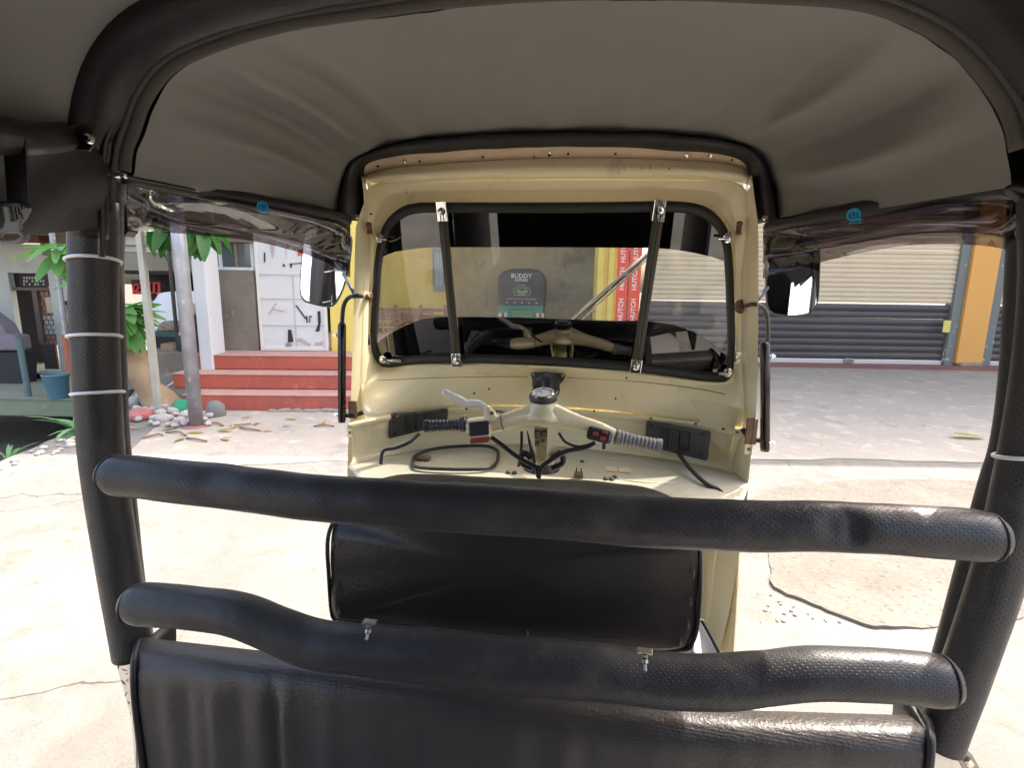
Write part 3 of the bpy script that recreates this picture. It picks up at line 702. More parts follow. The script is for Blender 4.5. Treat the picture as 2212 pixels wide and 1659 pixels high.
# dark green bench/table and box beneath
M['dgreen'] = mat('dark_green_wood', (.035, .095, .065), .6, var=(5, (.02, .06, .05), .2))
tb = empty('green_table', pc.P(370, 800), 'dark green wooden table frame under the white sheet', 'table')
pb = Plane(PT.p - PT.n*.5, AL)
for (u1, v1, u2, v2, nm) in ((300, 716, 392, 728, 'table_top'), (383, 728, 396, 815, 'leg'), (305, 728, 315, 815, 'leg'), (315, 783, 425, 792, 'stretcher')):
    mb = MB(); fbox(mb, pb, u1, v1, u2, v2, -.05, .02); build(nm, mb, M['dgreen'], tb, bevel=.004)
mb = MB(); fbox(mb, pb, 345, 742, 378, 781, -.3, -.07)
tag(build('cardboard_box', mb, mat('cardboard', (.42, .27, .15), .8), bevel=.02), 'brown cardboard box under the green table', 'box')
mb = MB(); pts = [pb.P(*q) for q in ((337, 716), (340, 702), (352, 694), (368, 694), (378, 702), (386, 716))]; mb.prism(pts, pb.n, -.25)
tag(build('brown_sack', mb, mat('brown_sack_cloth', (.18, .12, .08), .9, var=(9, (.35, .28, .22), .2)), bevel=.02), 'brown patterned sack lying on the green table', 'sack')
bo = empty('leaning_board', pb.P(405, 730), 'dark leaning board with a white edge behind the grey pole', 'board')
mb = MB(); mb.prism([pb.P(404, 660, .1), pb.P(430, 660, .1), pb.P(430, 790, .1), pb.P(386, 790, .1), pb.P(388, 745, .1)], pb.n, .03); build('dark_face', mb, M['dk'], bo)
mb = MB(); mb.tube([pb.P(403, 664, .14), pb.P(396, 690, .14), pb.P(389, 724, .14)], .018, 6); build('white_edge', mb, M['whitewall'], bo)
mb = MB(); mb._lathe(pb.P(420, 668, .15), pb.n, [(0, .085), (.05, .09), (.08, .06)], 14); tag(build('straw_hat', mb, mat('straw', (.40, .36, .22), .8)), 'pale straw hat hanging on the dark leaning board', 'hat')
# thin posts
def post(name, u0, v0, u1, v1, z0, rpx, m, label, cat, square=False, ztop=3.2):
    b = PZ(u0, v0, z0); dep = (b-EYE).dot(FW); r = rpx/FPX*dep
    mb = MB()
    if square: mb.box(b + Vector((0, 0, (ztop-z0)/2-.05)), (2*r, 2*r, ztop-z0+.1), R0, Vector((-R0.y, R0.x, 0)))
    else: mb.tube([b-Vector((0, 0, .05)), Vector((b.x, b.y, ztop))], r, 18, up=(0, 1, 0))
    o = build(name, mb, m, smooth=not square, bevel=.004 if square else 0); tag(o, label, cat); return b, r
M['cpost'] = mat('cream_post_paint', (.50, .47, .38), .5, var=(6, (.40, .38, .31), .2))
post('thin_post', 343, 890, 0, 0, 0.02, 6, M['cpost'], 'thin cream square post standing in front of the open stall', 'post', True)
b_, r_ = post('metal_pole', 425, 922, 0, 0, 0, 14, M['zinc'], 'thick grey galvanised pole in front of the red steps', 'pole')
mb = MB(); mb._lathe(Vector((b_.x, b_.y, .0)), (0, 0, 1), [(0, r_*2.1), (.012, r_*1.9), (.02, r_*1.1)], 16); tag(build('pole_footing', mb, M['redfloor']), 'red-brown patch of mortar round the foot of the grey pole', 'footing')
p_ = pb.P(374, 640); mb = MB(); mb.tube([Vector((p_.x, p_.y, .3)), Vector((p_.x, p_.y, 2.05))], .026, 8)
tag(build('dark_stall_post', mb, M['blk']), 'thin black post in front of the white sheet in the stall', 'post')
mb = MB(); pr = Plane(PZ(430, 770, .4), AL); mb.tube([pr.P(352, 842, -.1), pr.P(425, 792, -.1)], .014, 8)
tag(build('handrail', mb, M['whitewall']), 'thin pale slanting rail beside the red steps', 'rail')

# tree (frangipani) at the left of the steps
M['bark'] = mat('smooth_tan_bark', (.30, .19, .11), .75, var=(5, (.40, .29, .17), .2), dirt=(11, (.52, .46, .26), .62, .70), bump=(14, .4, .012))
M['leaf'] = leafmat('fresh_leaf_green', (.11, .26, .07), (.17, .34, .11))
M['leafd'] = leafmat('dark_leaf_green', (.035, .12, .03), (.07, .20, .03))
tr0 = PZ(345, 880)
tree = empty('frangipani_tree', Vector((tr0.x, tr0.y, 0)), 'frangipani tree with thick leaning tan trunk beside the pillar of the vehicle', 'tree')
PTr = Plane(tr0, 9.3)
def TPx(u, v, o=0): return PTr.P(u, v, o)
path = [TPx(356, 892), TPx(342, 868), TPx(322, 840), TPx(303, 805), TPx(288, 770), TPx(272, 735), TPx(255, 690)]
rad = [.22, .165, .135, .125, .112, .098, .075]
mb = MB(); mb.tube(spline(path, 5), [a for a in [rad[min(int(i/5), 6)]*(1-(i % 5)/5) + rad[min(int(i/5)+1, 6)]*((i % 5)/5) for i in range(31)]], 18, up=(0, 1, 0))
for v in mb.v: v += Vector((noise.noise(v*5), noise.noise(v*5+Vector((7, 0, 0))), 0))*.035
build('trunk', mb, M['bark'], tree, smooth=True)
limbs = [[TPx(270, 740), TPx(240, 690, .1), TPx(215, 620, .2), TPx(205, 560, .2)], [TPx(285, 770), TPx(300, 748, .08), TPx(308, 758, .1), TPx(306, 775, .12)],
         [TPx(205, 600), TPx(215, 520, .1), TPx(260, 450, .2), TPx(330, 420, .3), TPx(385, 400, .3)], [TPx(240, 700), TPx(180, 620, -.1), TPx(130, 540)]]
for k, l in enumerate(limbs):
    q = spline(l, 5); n = len(q); r0 = .06 if k != 1 else .03; mb = MB(); mb.tube(q, [r0*(1-.5*i/n) for i in range(n)], 10); build('limb', mb, M['bark'], tree, smooth=True)
def leafmesh(name, L, Wd, m, bend=.25):
    mb = MB(); rows = []
    for i in range(8):
        t = i/7; ww = Wd*math.sin(math.pi*min(t*.93+.04, 1))**.75
        z = -bend*L*t*t
        rows.append([Vector((-ww, t*L, z+ww*.25)), Vector((0, t*L, z)), Vector((ww, t*L, z+ww*.25))])
    mb.grid(rows); me, _ = mb.mesh(name, Vector((0, 0, 0))); me.materials.append(m); me.polygons.foreach_set('use_smooth', [True]*len(me.polygons)); return me
LM = leafmesh('leaf', .34, .05, M['leaf']); LD = leafmesh('leaf', .36, .06, M['leafd'], .4)
def cluster(c, n, me, parent, spread=(-1, 1), tilt=(-60, 20), sc_=1.0):
    for i in range(n):
        az = R(random.uniform(0, 360)) if spread == (-1, 1) else R(random.uniform(*spread)); el = R(random.uniform(*tilt))
        o = link('leaf', me, c + Vector((random.uniform(-.05, .05), random.uniform(-.05, .05), random.uniform(-.04, .06))), parent)
        o.rotation_euler = (el, random.uniform(-.5, .5), az); s = sc_*random.uniform(.75, 1.2); o.scale = (s, s, s)
cluster(TPx(262, 690, .12), 26, LM, tree, (-150, -20), (-60, 25), 1.05)
cluster(TPx(268, 670, .15), 16, LM, tree, (-130, -60), (-35, 35), 1.0)
cluster(TPx(190, 605, .1), 14, LM, tree, (-1, 1), (-60, 20), .7)
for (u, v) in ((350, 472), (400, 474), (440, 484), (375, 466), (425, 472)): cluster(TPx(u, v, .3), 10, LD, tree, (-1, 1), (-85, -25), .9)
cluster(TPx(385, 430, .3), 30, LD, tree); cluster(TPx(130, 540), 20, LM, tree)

# stones, scraps and litter at the foot of the tree
M['stone'] = mat('pale_stone', (.54, .49, .44), .85, var=(3, (.36, .32, .29), .25), bump=(10, .5, .01))
def stone_mesh(seed):
    mb = MB(); rows = []; rnd = random.Random(seed)
    for i in range(7):
        th = math.pi*i/6
        rows.append([Vector((math.sin(th)*math.cos(a*math.pi/5), math.sin(th)*math.sin(a*math.pi/5), math.cos(th)))*(1+.3*noise.noise(Vector((math.sin(th)*math.cos(a*math.pi/5), math.sin(th)*math.sin(a*math.pi/5), math.cos(th)))*1.4+Vector((seed*3, 0, 0)))) for a in range(10)])
    mb.grid(rows, closed=True); me, _ = mb.mesh('stone', Vector((0, 0, 0))); me.materials.append(M['stone']); me.polygons.foreach_set('use_smooth', [True]*len(me.polygons)); return me
SM = [stone_mesh(i) for i in range(5)]
def stone(u, v, w_, label='small rounded pale stone in the pile between the tree foot and the grey pole', grp='small pale stones heaped round the tree foot'):
    p = PZ(u, v, .03); dep = (p-EYE).dot(FW); s = w_/FPX*dep*1.15
    o = link('stone', random.choice(SM), p); o.scale = (s, s*.9, s*random.uniform(.5, .75)); o.rotation_euler = (random.uniform(-.2, .2), 0, random.uniform(0, 6)); tag(o, label, 'stone', grp); return o
random.seed(11)
for (u, v, s) in [(292, 868, 15), (303, 855, 11), (318, 878, 11), (330, 884, 9), (345, 892, 12), (360, 880, 10), (372, 888, 12), (386, 882, 9), (398, 896, 13), (408, 880, 9), (352, 905, 14), (368, 902, 10), (335, 903, 9), (388, 908, 11), (402, 914, 10), (322, 894, 9), (415, 870, 8), (310, 884, 8), (296, 882, 9), (340, 915, 8), (440, 905, 9), (452, 897, 8), (447, 915, 7), (375, 918, 8), (360, 917, 7), (383, 894, 8), (395, 868, 8), (300, 905, 7), (326, 912, 6), (312, 900, 8)]:
    stone(u+random.uniform(-3, 3), v, s)
o = stone(464, 893, 24, 'large dark grey rock leaning against the lowest red step behind the pole', 'x'); del o['group']; o.data = o.data.copy(); o.data.materials[0] = mat('dark_grey_rock', (.20, .19, .18), .85, bump=(8, .5, .02)); o.scale = (o.scale[0]*.8, o.scale[1]*.6, o.scale[2]*1.9)
o = stone(300, 899, 26, 'faded red plastic bag lying at the foot of the tree', 'x'); del o['group']; o.name = 'red_bag'; o['category'] = 'bag'; o.data = o.data.copy(); o.data.materials[0] = mat('faded_red_plastic', (.55, .17, .15), .4, bump=(9, .8, .03))
o = stone(390, 884, 18, 'crumpled green plastic bag between the trunk and the grey pole', 'x'); del o['group']; o.name = 'green_bag'; o['category'] = 'bag'; o.data = o.data.copy(); o.data.materials[0] = mat('green_plastic_bag', (.05, .42, .22), .35, bump=(14, .9, .03)); o.scale[2] *= 1.6
M['dry'] = mat('dry_leaf', (.36, .24, .12), .8); M['twig'] = mat('twig', (.22, .13, .08), .8); M['yel'] = leafmat('fallen_yellow_leaf', (.34, .28, .10), (.26, .28, .10))
DL = leafmesh('leaf', .22, .045, M['dry'], -.1); YL = leafmesh('leaf', .26, .05, M['yel'], -.06)
random.seed(5)
for i, (u, v) in enumerate([(470, 930), (500, 925), (520, 905), (560, 912), (440, 935), (610, 920), (690, 918), (350, 930), (400, 945), (480, 945), (300, 925), (640, 905), (545, 900), (590, 930)]):
    p = PZ(u, v, .012); o = link('fallen_leaf', DL if i % 4 else YL, p); o.rotation_euler = (random.uniform(-.1, .15), random.uniform(-.2, .2), random.uniform(0, 6)); s = random.uniform(.28, .6); o.scale = (s, s, s)
    tag(o, 'dry brown fallen leaf on the ground before the red steps' if i % 4 else 'fallen yellow-green leaf on the ground before the red steps', 'leaf', 'dry leaves on the ground before the steps' if i % 4 else 'yellow leaves on the ground before the steps')
for i, (u, v) in enumerate([(330, 945), (380, 938), (425, 950), (520, 920), (540, 925), (460, 915), (700, 922)]):
    a = PZ(u-22, v+random.uniform(-4, 4), .012); b = PZ(u+22, v+random.uniform(-5, 5), .015); m_ = a.lerp(b, .5)+Vector((0, random.uniform(-.05, .05), .01))
    mb = MB(); mb.tube(spline([a, m_, b], 4), .008, 5); tag(build('twig', mb, M['twig']), 'thin brown twig lying among the dry leaves', 'twig', 'twigs on the ground before the steps')
p = PZ(2125, 944, .02); o = link('fallen_leaf', YL, p); o.scale = (1.1,)*3; o.rotation_euler = (0.05, .1, R(100)); tag(o, 'yellow-green fallen leaf on the forecourt at the far right', 'leaf')

# ================================================================== FAR LEFT house beyond the drain
PH = Plane(PZ(80, 801, -.5), 9.3)
M['hwall'] = mat('off_white_house_wall', (.60, .60, .52), .85, dirt=[(1.5, (.42, .42, .35), .5, .75)])
M['brick'] = mat('red_brick', (.36, .15, .09), .85, var=(5, (.45, .24, .16), .2))
M['ddoor'] = mat('dark_door_wood', (.055, .035, .028), .6)
house = empty('small_house', PH.at(0, -.5), 'off-white house with dark doorway and bare brick beside the door, far left', 'house')
def hx(u): return PH.sz(u, 700)[0]
def hz(v): return PH.sz(70, v)[1]
d1, d2 = hx(20), hx(130)
mb = MB(); rbox(mb, PH, hx(-420), d1, -.5, hz(522), -.2, 0); build('wall_panel', mb, M['hwall'], house)
mb = MB(); rbox(mb, PH, d1, d2, hz(590), hz(528), -.2, -.002); build('wall_panel', mb, M['hwall'], house)
mb = MB(); rbox(mb, PH, d2, hx(250), -.5, hz(528), -.2, 0); build('wall_panel', mb, M['hwall'], house)
M['hframe'] = mat('door_frame_paint', (.16, .10, .08), .6)
for (u1, v1, u2, v2, m, nm, o) in ((16, 586, 22, 800, M['hwall'], 'door_jamb', .03), (126, 586, 132, 800, M['hwall'], 'door_jamb', .03), (16, 583, 132, 590, M['hwall'], 'door_head', .03),
                                (23, 620, 126, 628, M['hframe'], 'transom_bar', -.02), (78, 628, 84, 740, M['hframe'], 'door_post', -.02), (23, 628, 29, 800, M['ddoor'], 'door_post', -.02)):
    mb = MB(); fbox(mb, PH, u1, v1, u2, v2, o-.12, o); build(nm, mb, m, house)
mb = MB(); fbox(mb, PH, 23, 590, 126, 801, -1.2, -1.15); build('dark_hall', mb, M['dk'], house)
mb = MB(); fbox(mb, PH, 23, 590, 126, 620, -.16, -.14)
vt = build('transom', mb, M['ddoor'], house)
random.seed(3)
for r_i in range(3):
    for c_i in range(8):
        if random.random() < .7:
            mb = MB(); u = 50+c_i*6; v = 598+r_i*7; fbox(mb, PH, u, v, u+3.4, v+4, -.138, -.13); build('vent_hole', mb, M['whitewall'], vt)
pan = MB(); fbox(pan, PH, 84, 628, 126, 745, -.14, -.10); bp = build('brick_infill', pan, mat('mortar', (.20, .13, .10), .9), house)
for r_i in range(11):
    for c_i in range(4):
        u = 86+c_i*10 + (5 if r_i % 2 else 0); v = 630+r_i*10.4
        if u > 118: continue
        mb = MB(); fbox(mb, PH, u, v, u+8.6, v+8.6, -.098, -.08-.01*random.random()); build('brick', mb, M['brick'] if not 5 <= r_i <= 8 else M['wallw'], bp)
mb = MB(); fbox(mb, PH, 97, 642, 116, 676, -.07, -.06); build('paper_notice', mb, mat('yellowed_paper', (.60, .52, .33), .8), house)
mb = MB(); fbox(mb, PH, 90, 745, 126, 798, -.10, -.06); build('kick_board', mb, M['ddoor'], house)
mb = MB(); fbox(mb, PH, -60, 505, 84, 522, 0, .35); build('roof_beam', mb, mat('brown_roof_beam', (.16, .07, .05), .7), house)
mb = MB(); fbox(mb, PH, 84, 508, 165, 552, .003, .10); build('roof_board', mb, mat('grey_board', (.27, .24, .19), .85), house)
mb = MB(); rbox(mb, PH, hx(-420), hx(260), hz(500), hz(500)+.15, -3, 1.6); build('roof', mb, M['dk'], house)
mt_ = empty('electric_meter', PH.P(140, 680, .12), 'white electricity meter with cable beside the doorway', 'meter')
mb = MB(); fbox(mb, PH, 130, 658, 145, 700, .09, .14); build('meter_case', mb, M['whitep'], mt_, bevel=.01)
mb = MB(); fbox(mb, PH, 139, 650, 160, 725, .01, .085); build('backboard', mb, M['blk'], mt_)
for i in range(3): mb = MB(); fbox(mb, PH, 132, 665+i*12, 138, 669+i*12, .142, .15); build('meter_window', mb, M['blk'], mt_)
# veranda slab and step
PV = Plane(PZ(100, 862, -.5), 9.3)
M['moss'] = mat('mossy_green_concrete', (.18, .25, .15), .85, var=(3, (.27, .29, .20), .2), dirt=(4, (.34, .31, .24), .58, .72))
M['moss2'] = mat('mossy_floor', (.30, .29, .21), .85, var=(3, (.22, .25, .17), .2))
mb = MB(); rbox(mb, PV, PV.sz(-400, 860)[0], PV.sz(200, 860)[0], -.78, -.515, -6.0, 0); tag(build('veranda_edge', mb, M['moss'], bevel=.02), kind='structure')
mb = MB(); rbox(mb, PV, PV.sz(-400, 860)[0], PV.sz(200, 860)[0], -.515, -.50, -6.0, .015); tag(build('veranda_floor', mb, M['moss2']), kind='structure')
mb = MB(); rbox(mb, PH, hx(-420), hx(250), -.5, hz(806), .3, .9); tag(build('door_step', mb, M['moss'], bevel=.02), kind='structure')
def vp(u, v, z=-.5): return PZ(u, v, z)
a = vp(62, 856); mb = MB(); mb.tube([a, a + Vector((-.02, 0, .90))], .042, 8); tag(build('teal_post', mb, mat('teal_post_paint', (.13, .20, .19), .7)), 'short teal concrete post on the veranda edge', 'post')
a = vp(160, 858); pp_ = empty('pipe_post', a, 'thin pipe post, rust orange below and grey above, by the blue bucket', 'post')
mb = MB(); mb.tube([a, a+Vector((0, 0, .35))], .05, 8); build('pipe_foot', mb, M['cpost'], pp_)
mb = MB(); mb.tube([a+Vector((-.0, 0, .35)), a+Vector((-.0, 0, .98))], .052, 8); build('orange_section', mb, mat('rust_orange_paint', (.45, .14, .07), .7), pp_)
mb = MB(); mb.tube([a+Vector((0, 0, .98)), a+Vector((0, 0, 2.6))], .038, 8); build('grey_section', mb, M['zinc'], pp_)
a = vp(128, 860); bk = empty('blue_bucket', a, 'faded blue plastic bucket on the veranda edge', 'bucket')
mb = MB(); mb._lathe(a, (0, 0, 1), [(0, .12), (.36, .18), (.37, .185), (.37, .165), (.05, .11)], 20); sharp(build('pail', mb, mat('faded_blue_plastic', (.10, .22, .27), .5), bk), 40)
mb = MB(); mb.tube([a+Vector((.178*math.cos(R(t)), .178*math.sin(R(t)), .37)) for t in range(0, 360, 20)], .012, 6, closed=True); build('rim', mb, mat('bucket_rim', (.16, .28, .32), .5), bk)
mb = MB(); PQ = Plane(vp(20, 830), 9.3)
mb.prism([PQ.P(-200, 640), PQ.P(-60, 655), PQ.P(0, 700), PQ.P(12, 722), PQ.P(32, 725), PQ.P(38, 757), PQ.P(-200, 760)], PQ.n, -.3)
tag(build('grey_tarpaulin', mb, mat('grey_tarpaulin', (.22, .19, .21), .7, bump=(3, .6, .05)), bevel=.03), 'grey tarpaulin lying over a low lean-to at the far left', 'tarpaulin')
mb = MB(); mb.prism([PQ.P(-200, 761, -.05), PQ.P(47, 761, -.05), PQ.P(47, 830, -.05), PQ.P(-200, 830, -.05)], PQ.n, -.3); tag(build('dark_crate', mb, M['dk']), 'dark box-like stand under the grey tarpaulin', 'stand')
# strap leaf plants on the bank
LP_ = leafmesh('leaf', .42, .030, leafmat('pale_strap_leaf', (.16, .34, .15), (.28, .44, .24)), .55)
def plant(u, v, z, n, s0, label, az=(-1, 1)):
    c = PZ(u, v, z); t = empty('strap_leaf_plant', c, label, 'plant'); random.seed(u)
    for i in range(n):
        o = link('leaf', LP_, c+Vector((random.uniform(-.03, .03), random.uniform(-.03, .03), 0)), t); a_ = R(random.uniform(0, 360)) if az == (-1, 1) else R(random.uniform(*az))
        o.rotation_euler = (R(random.uniform(15, 75)), 0, a_); s = s0*random.uniform(.7, 1.15); o.scale = (s, s, s)
plant(172, 932, .0, 22, .72, 'pale strap-leaved plant on the bank left of the pillar')
plant(20, 992, -.35, 12, .5, 'dark strap-leaved plant low in the drain at the far left')
random.seed(21)
for i in range(18):
    u = random.uniform(-40, 175); v = 992 - (u*.33 if u > 0 else u*.5) + random.uniform(2, 26)
    p = PZ(u, v, .01); o = link('rubble_stone', random.choice(SM), p); s = random.uniform(.012, .04); o.scale = (s, s, s*.6); o.rotation_euler = (0, 0, random.uniform(0, 6))
    tag(o, 'small stone on the rubbly edge of the yard above the drain', 'stone', 'stones on the edge of the yard')
for i in range(45):
    u = random.uniform(1620, 1860); v = random.uniform(1280, 1345)
    p = PZ(u, v, .004); o = link('pebble', random.choice(SM), p); s = random.uniform(.003, .010); o.scale = (s, s, s*.7)
    o.rotation_euler = (0, 0, random.uniform(0, 6)); tag(o, 'tiny dark pebble by the long crack in the concrete', 'pebble', 'pebbles by the crack in the concrete')

# ================================================================== BEHIND THE CAMERA (seen only in the mirrors)
M['bwall'] = mat('pale_blue_building', (.62, .66, .70), .8); M['bwin'] = mat('window_glass_dark', (.05, .07, .09), .1)
bb = empty('far_building', Vector((-6, -24, 0)), 'pale building across the road, seen only in the left mirror', 'building')
mb = MB(); mb.box((-6, -26, 4.5), (26, 8, 9)); build('wall', mb, M['bwall'], bb)
for i in range(8):
    for j in range(3):
        mb = MB(); mb.box((-17+i*3.2, -21.98, 1.8+j*2.9), (1.8, .08, 1.4)); build('window', mb, M['bwin'], bb)

# ================================================================== OUR RICKSHAW (the camera sits on its rear bench)
XC = -.142
V = empty('auto_rickshaw', Vector((XC, .4, 0)), 'cream three-wheeler we sit in, with black padded bars and hood, cab ahead', 'auto rickshaw')
# ---- near hoop: padded pipe, hem and ribbed piping, pillars
hem_px = [(268, 560), (268, 470), (269, 400), (272, 370), (276, 325), (290, 290), (314, 223), (349, 171), (384, 141), (437, 115), (524, 84), (629, 58), (773, 36), (950, 12), (1150, -4), (1330, -9), (1500, -7), (1648, -1), (1829, 10), (1938, 37), (2046, 95), (2119, 168), (2173, 250), (2191, 326), (2199, 388), (2203, 470), (2205, 560)]
YA = .74
hem = [PY(u, v, YA) for u, v in hem_px]
hem_s = resample(spline(hem, 6), 120)
CA = Vector((XC, YA, 1.25))
def outset(pts, d, dy=0):
    out = []
    for i, p in enumerate(pts):
        a = pts[max(i-1, 0)]; b = pts[min(i+1, len(pts)-1)]; t = (b-a).normalized()
        n = Vector((-t.z, 0, t.x))
        if n.dot(p-CA) < 0 and False: n = -n
        out.append(p + n*d + Vector((0, dy, 0)))
    return out
# curve runs left-bottom -> over -> right-bottom: outward normal is (-tz,0,tx)
hoop_c = outset(hem_s, .056, -.006)
L0 = Vector((hoop_c[0].x-.0, hoop_c[0].y, .70)); 
pathL = [Vector((hoop_c[0].x, .73, .52)), Vector((hoop_c[0].x, .73, .8)), Vector((hoop_c[0].x, .733, 1.1))]
pathR = [Vector((hoop_c[-1].x, .733, 1.1)), Vector((hoop_c[-1].x, .73, .8)), Vector((hoop_c[-1].x, .73, .52))]
full = resample([p for p in hoop_c if p.z > 1.36], 170)
mb = MB(); mb.tube(full, [min(.047, .026 + max(0, (p.z-1.42))*.16) + .0015*noise.noise(p*9) for p in full], 20, up=(0, 1, 0))
for v in mb.v: v += Vector((noise.noise(v*11), noise.noise(v*9+Vector((4, 0, 0))), noise.noise(v*8+Vector((0, 9, 0)))))*.0025
build('padded_hoop', mb, M['vinyl'], V, smooth=True)
# fabric hem strip: from hoop to the liner edge
hm2 = resample(spline(hem[3:-3], 6), 120)
h1 = outset(hm2, .009, -.006); h2 = outset(hm2, .0, .0); h3 = outset(hm2, .002, .010)
mb = MB(); mb.grid([h1, h2, h3]); build('hem_strip', mb, M['hem'], V, smooth=True, solid=.003)
mb = MB(); mb.grid([outset(hm2, .030, -.030), outset(hm2, .019, -.016), outset(hm2, .010, -.004)]); build('hoop_sleeve_edge', mb, M['vinyl'], V, smooth=True, solid=.002)
pip = outset(hem_s, .011, -.009)
pp2 = resample(pip[5:-5], 800)
mb = MB(); mb.tube(pp2, [.0050 if i % 2 else .0036 for i in range(len(pp2))], 6); build('piping', mb, M['hem'], V, smooth=True)
pip = outset(hem_s, .019, -.020)
mb = MB(); mb.tube(pip, .0045, 8); build('welt', mb, M['vinyl'], V, smooth=True)

# outer pillars: perforated sleeves with cable ties
def pillar(pts, r, ties):
    pa = resample(spline(pts, 6), 60)
    mb = MB(); mb.tube(pa, [r*(1+.03*noise.noise(Vector((0, 0, p.z*8)))) for p in pa], 28, up=(0, 1, 0))
    p = build('pillar_sleeve', mb, M['perf'], V, smooth=True)
    for z in ties:
        q = min(pa, key=lambda a: abs(a.z-z))
        ring = [q + Vector((math.cos(R(t))*(r+.0025), math.sin(R(t))*(r+.0025), -.006*math.sin(R(t)) + .004*math.cos(R(t)))) for t in range(0, 360, 15)]
        mb = MB(); mb.tube(ring, .0028, 6, closed=True); build('cable_tie', mb, M['zip'], p, smooth=True)
    return p
YP = .775
pl_l = [PY(u, v, YP) for u, v in ((201, 430), (202, 520), (204, 700), (212, 860), (222, 1000), (244, 1150), (267, 1290), (289, 1412))]
pillar(pl_l, .0345, [PY(200, 572, YP).z, PY(200, 721, YP).z, PY(200, 856, YP).z])
pl_r = [PY(u, v, YP) for u, v in ((2266, 380), (2268, 600), (2250, 800), (2215, 1000), (2166, 1210), (2102, 1406), (2046, 1560), (2030, 1605))]
pillar(pl_r, .030, [PY(2230, 990, YP).z])
# inner pillars (black sleeves between the hoop and the bars)
for pts in ([(246, 335), (238, 400), (232, 500), (230, 600), (238, 800), (245, 950), (262, 1100), (280, 1260), (301, 1395)], [(2226, 350), (2232, 420), (2228, 540), (2212, 795), (2190, 960), (2160, 1060), (2107, 1250), (2064, 1406), (2022, 1550)]):
    q = resample(spline([PY(u, v, .825) for u, v in pts], 5), 50)
    mb = MB(); mb.tube(q, .026, 18, up=(0, 1, 0)); build('inner_sleeve', mb, M['perf'], V, smooth=True)
# ---- the two padded bars
YB = .69
def bar(cpx, rpx, nm, dents=()):
    pts = [PY(u, v, YB) for u, v in cpx]
    pa = resample(spline(pts, 8), 130); rs = []
    for i, p in enumerate(pa):
        f = i/129*(len(rpx)-1); k = min(int(f), len(rpx)-2); px = rpx[k]*(1-f+k)+rpx[k+1]*(f-k)
        dep = (p-EYE).dot(FW); rs.append(px/FPX*dep/1.03)
    # rounded ends
    for k, s_ in enumerate((.72, .90, .97)): rs[k] *= s_; rs[-1-k] *= s_
    mb = MB(); mb.tube(pa, rs, 40, up=(0, 0, 1))
    for v in mb.v:
        for (c, rr_, am, dx) in dents:
            q = PY(c[0], c[1], YB-.035); q = v-q
            d2 = (q.x*q.x*dx + q.z*q.z + q.y*q.y*.2)/(rr_*rr_)
            if d2 < 6: v.y += am*math.exp(-d2)
        v += Vector((0, noise.noise(v*14)*.0022, noise.noise(v*12+Vector((3, 3, 3)))*.0022))
    o = build(nm, mb, M['perf'], V, smooth=True)
    for k in (1, -2):
        ring = []
        for t in range(0, 360, 15):
            ring.append(pa[k] + Vector((0, math.cos(R(t)), math.sin(R(t))))*(rs[k]*1.005))
        mb = MB(); mb.tube(ring, .0016, 6, closed=True); build('end_seam', mb, M['rubber'], o, smooth=True)
    return o
bar([(232, 1025), (300, 1030), (400, 1041), (600, 1066), (760, 1081), (900, 1092), (1114, 1104), (1300, 1119), (1450, 1130), (1600, 1135), (1760, 1136), (1900, 1143), (2050, 1152), (2163, 1163)],
    [48, 48, 48, 50, 52, 54, 55, 55, 55, 55, 56, 55, 56, 57], 'upper_padded_bar', [((1805, 1150), .014, .014, 3), ((1850, 1155), .016, .016, 3), ((1835, 1110), .012, .010, 2), ((1790, 1105), .010, .008, 2), ((440, 1035), .03, .006, 1)])
lb = bar([(279, 1305), (330, 1306), (430, 1314), (517, 1328), (603, 1362), (689, 1392), (800, 1406), (950, 1420), (1106, 1436), (1288, 1452), (1430, 1470), (1538, 1474), (1640, 1466), (1747, 1456), (1860, 1458), (1950, 1463), (2062, 1473)],
    [46, 46, 47, 48, 50, 54, 56, 58, 60, 60, 59, 58, 57, 56, 56, 56, 57], 'lower_padded_bar', [((797, 1372), .022, .010, 1), ((1392, 1440), .022, .010, 1), ((1640, 1460), .02, .006, 1)])
for (u, v) in ((797, 1352), (1393, 1416)):
    c = PY(u, v, YB-.036); mb = MB(); mb.box(c+Vector((0, .004, .003)), (.020, .010, .004)); mb.box(c+Vector((0, 0, -.003)), (.007, .006, .010)); mb._lathe(c+Vector((0, -.002, -.005)), (.05, -.8, -1), [(0, .0048), (.005, .0048), (.0052, .0026), (.014, .0026)], 8)
    build('t_bolt', mb, M['steel'], lb, bevel=.0008)

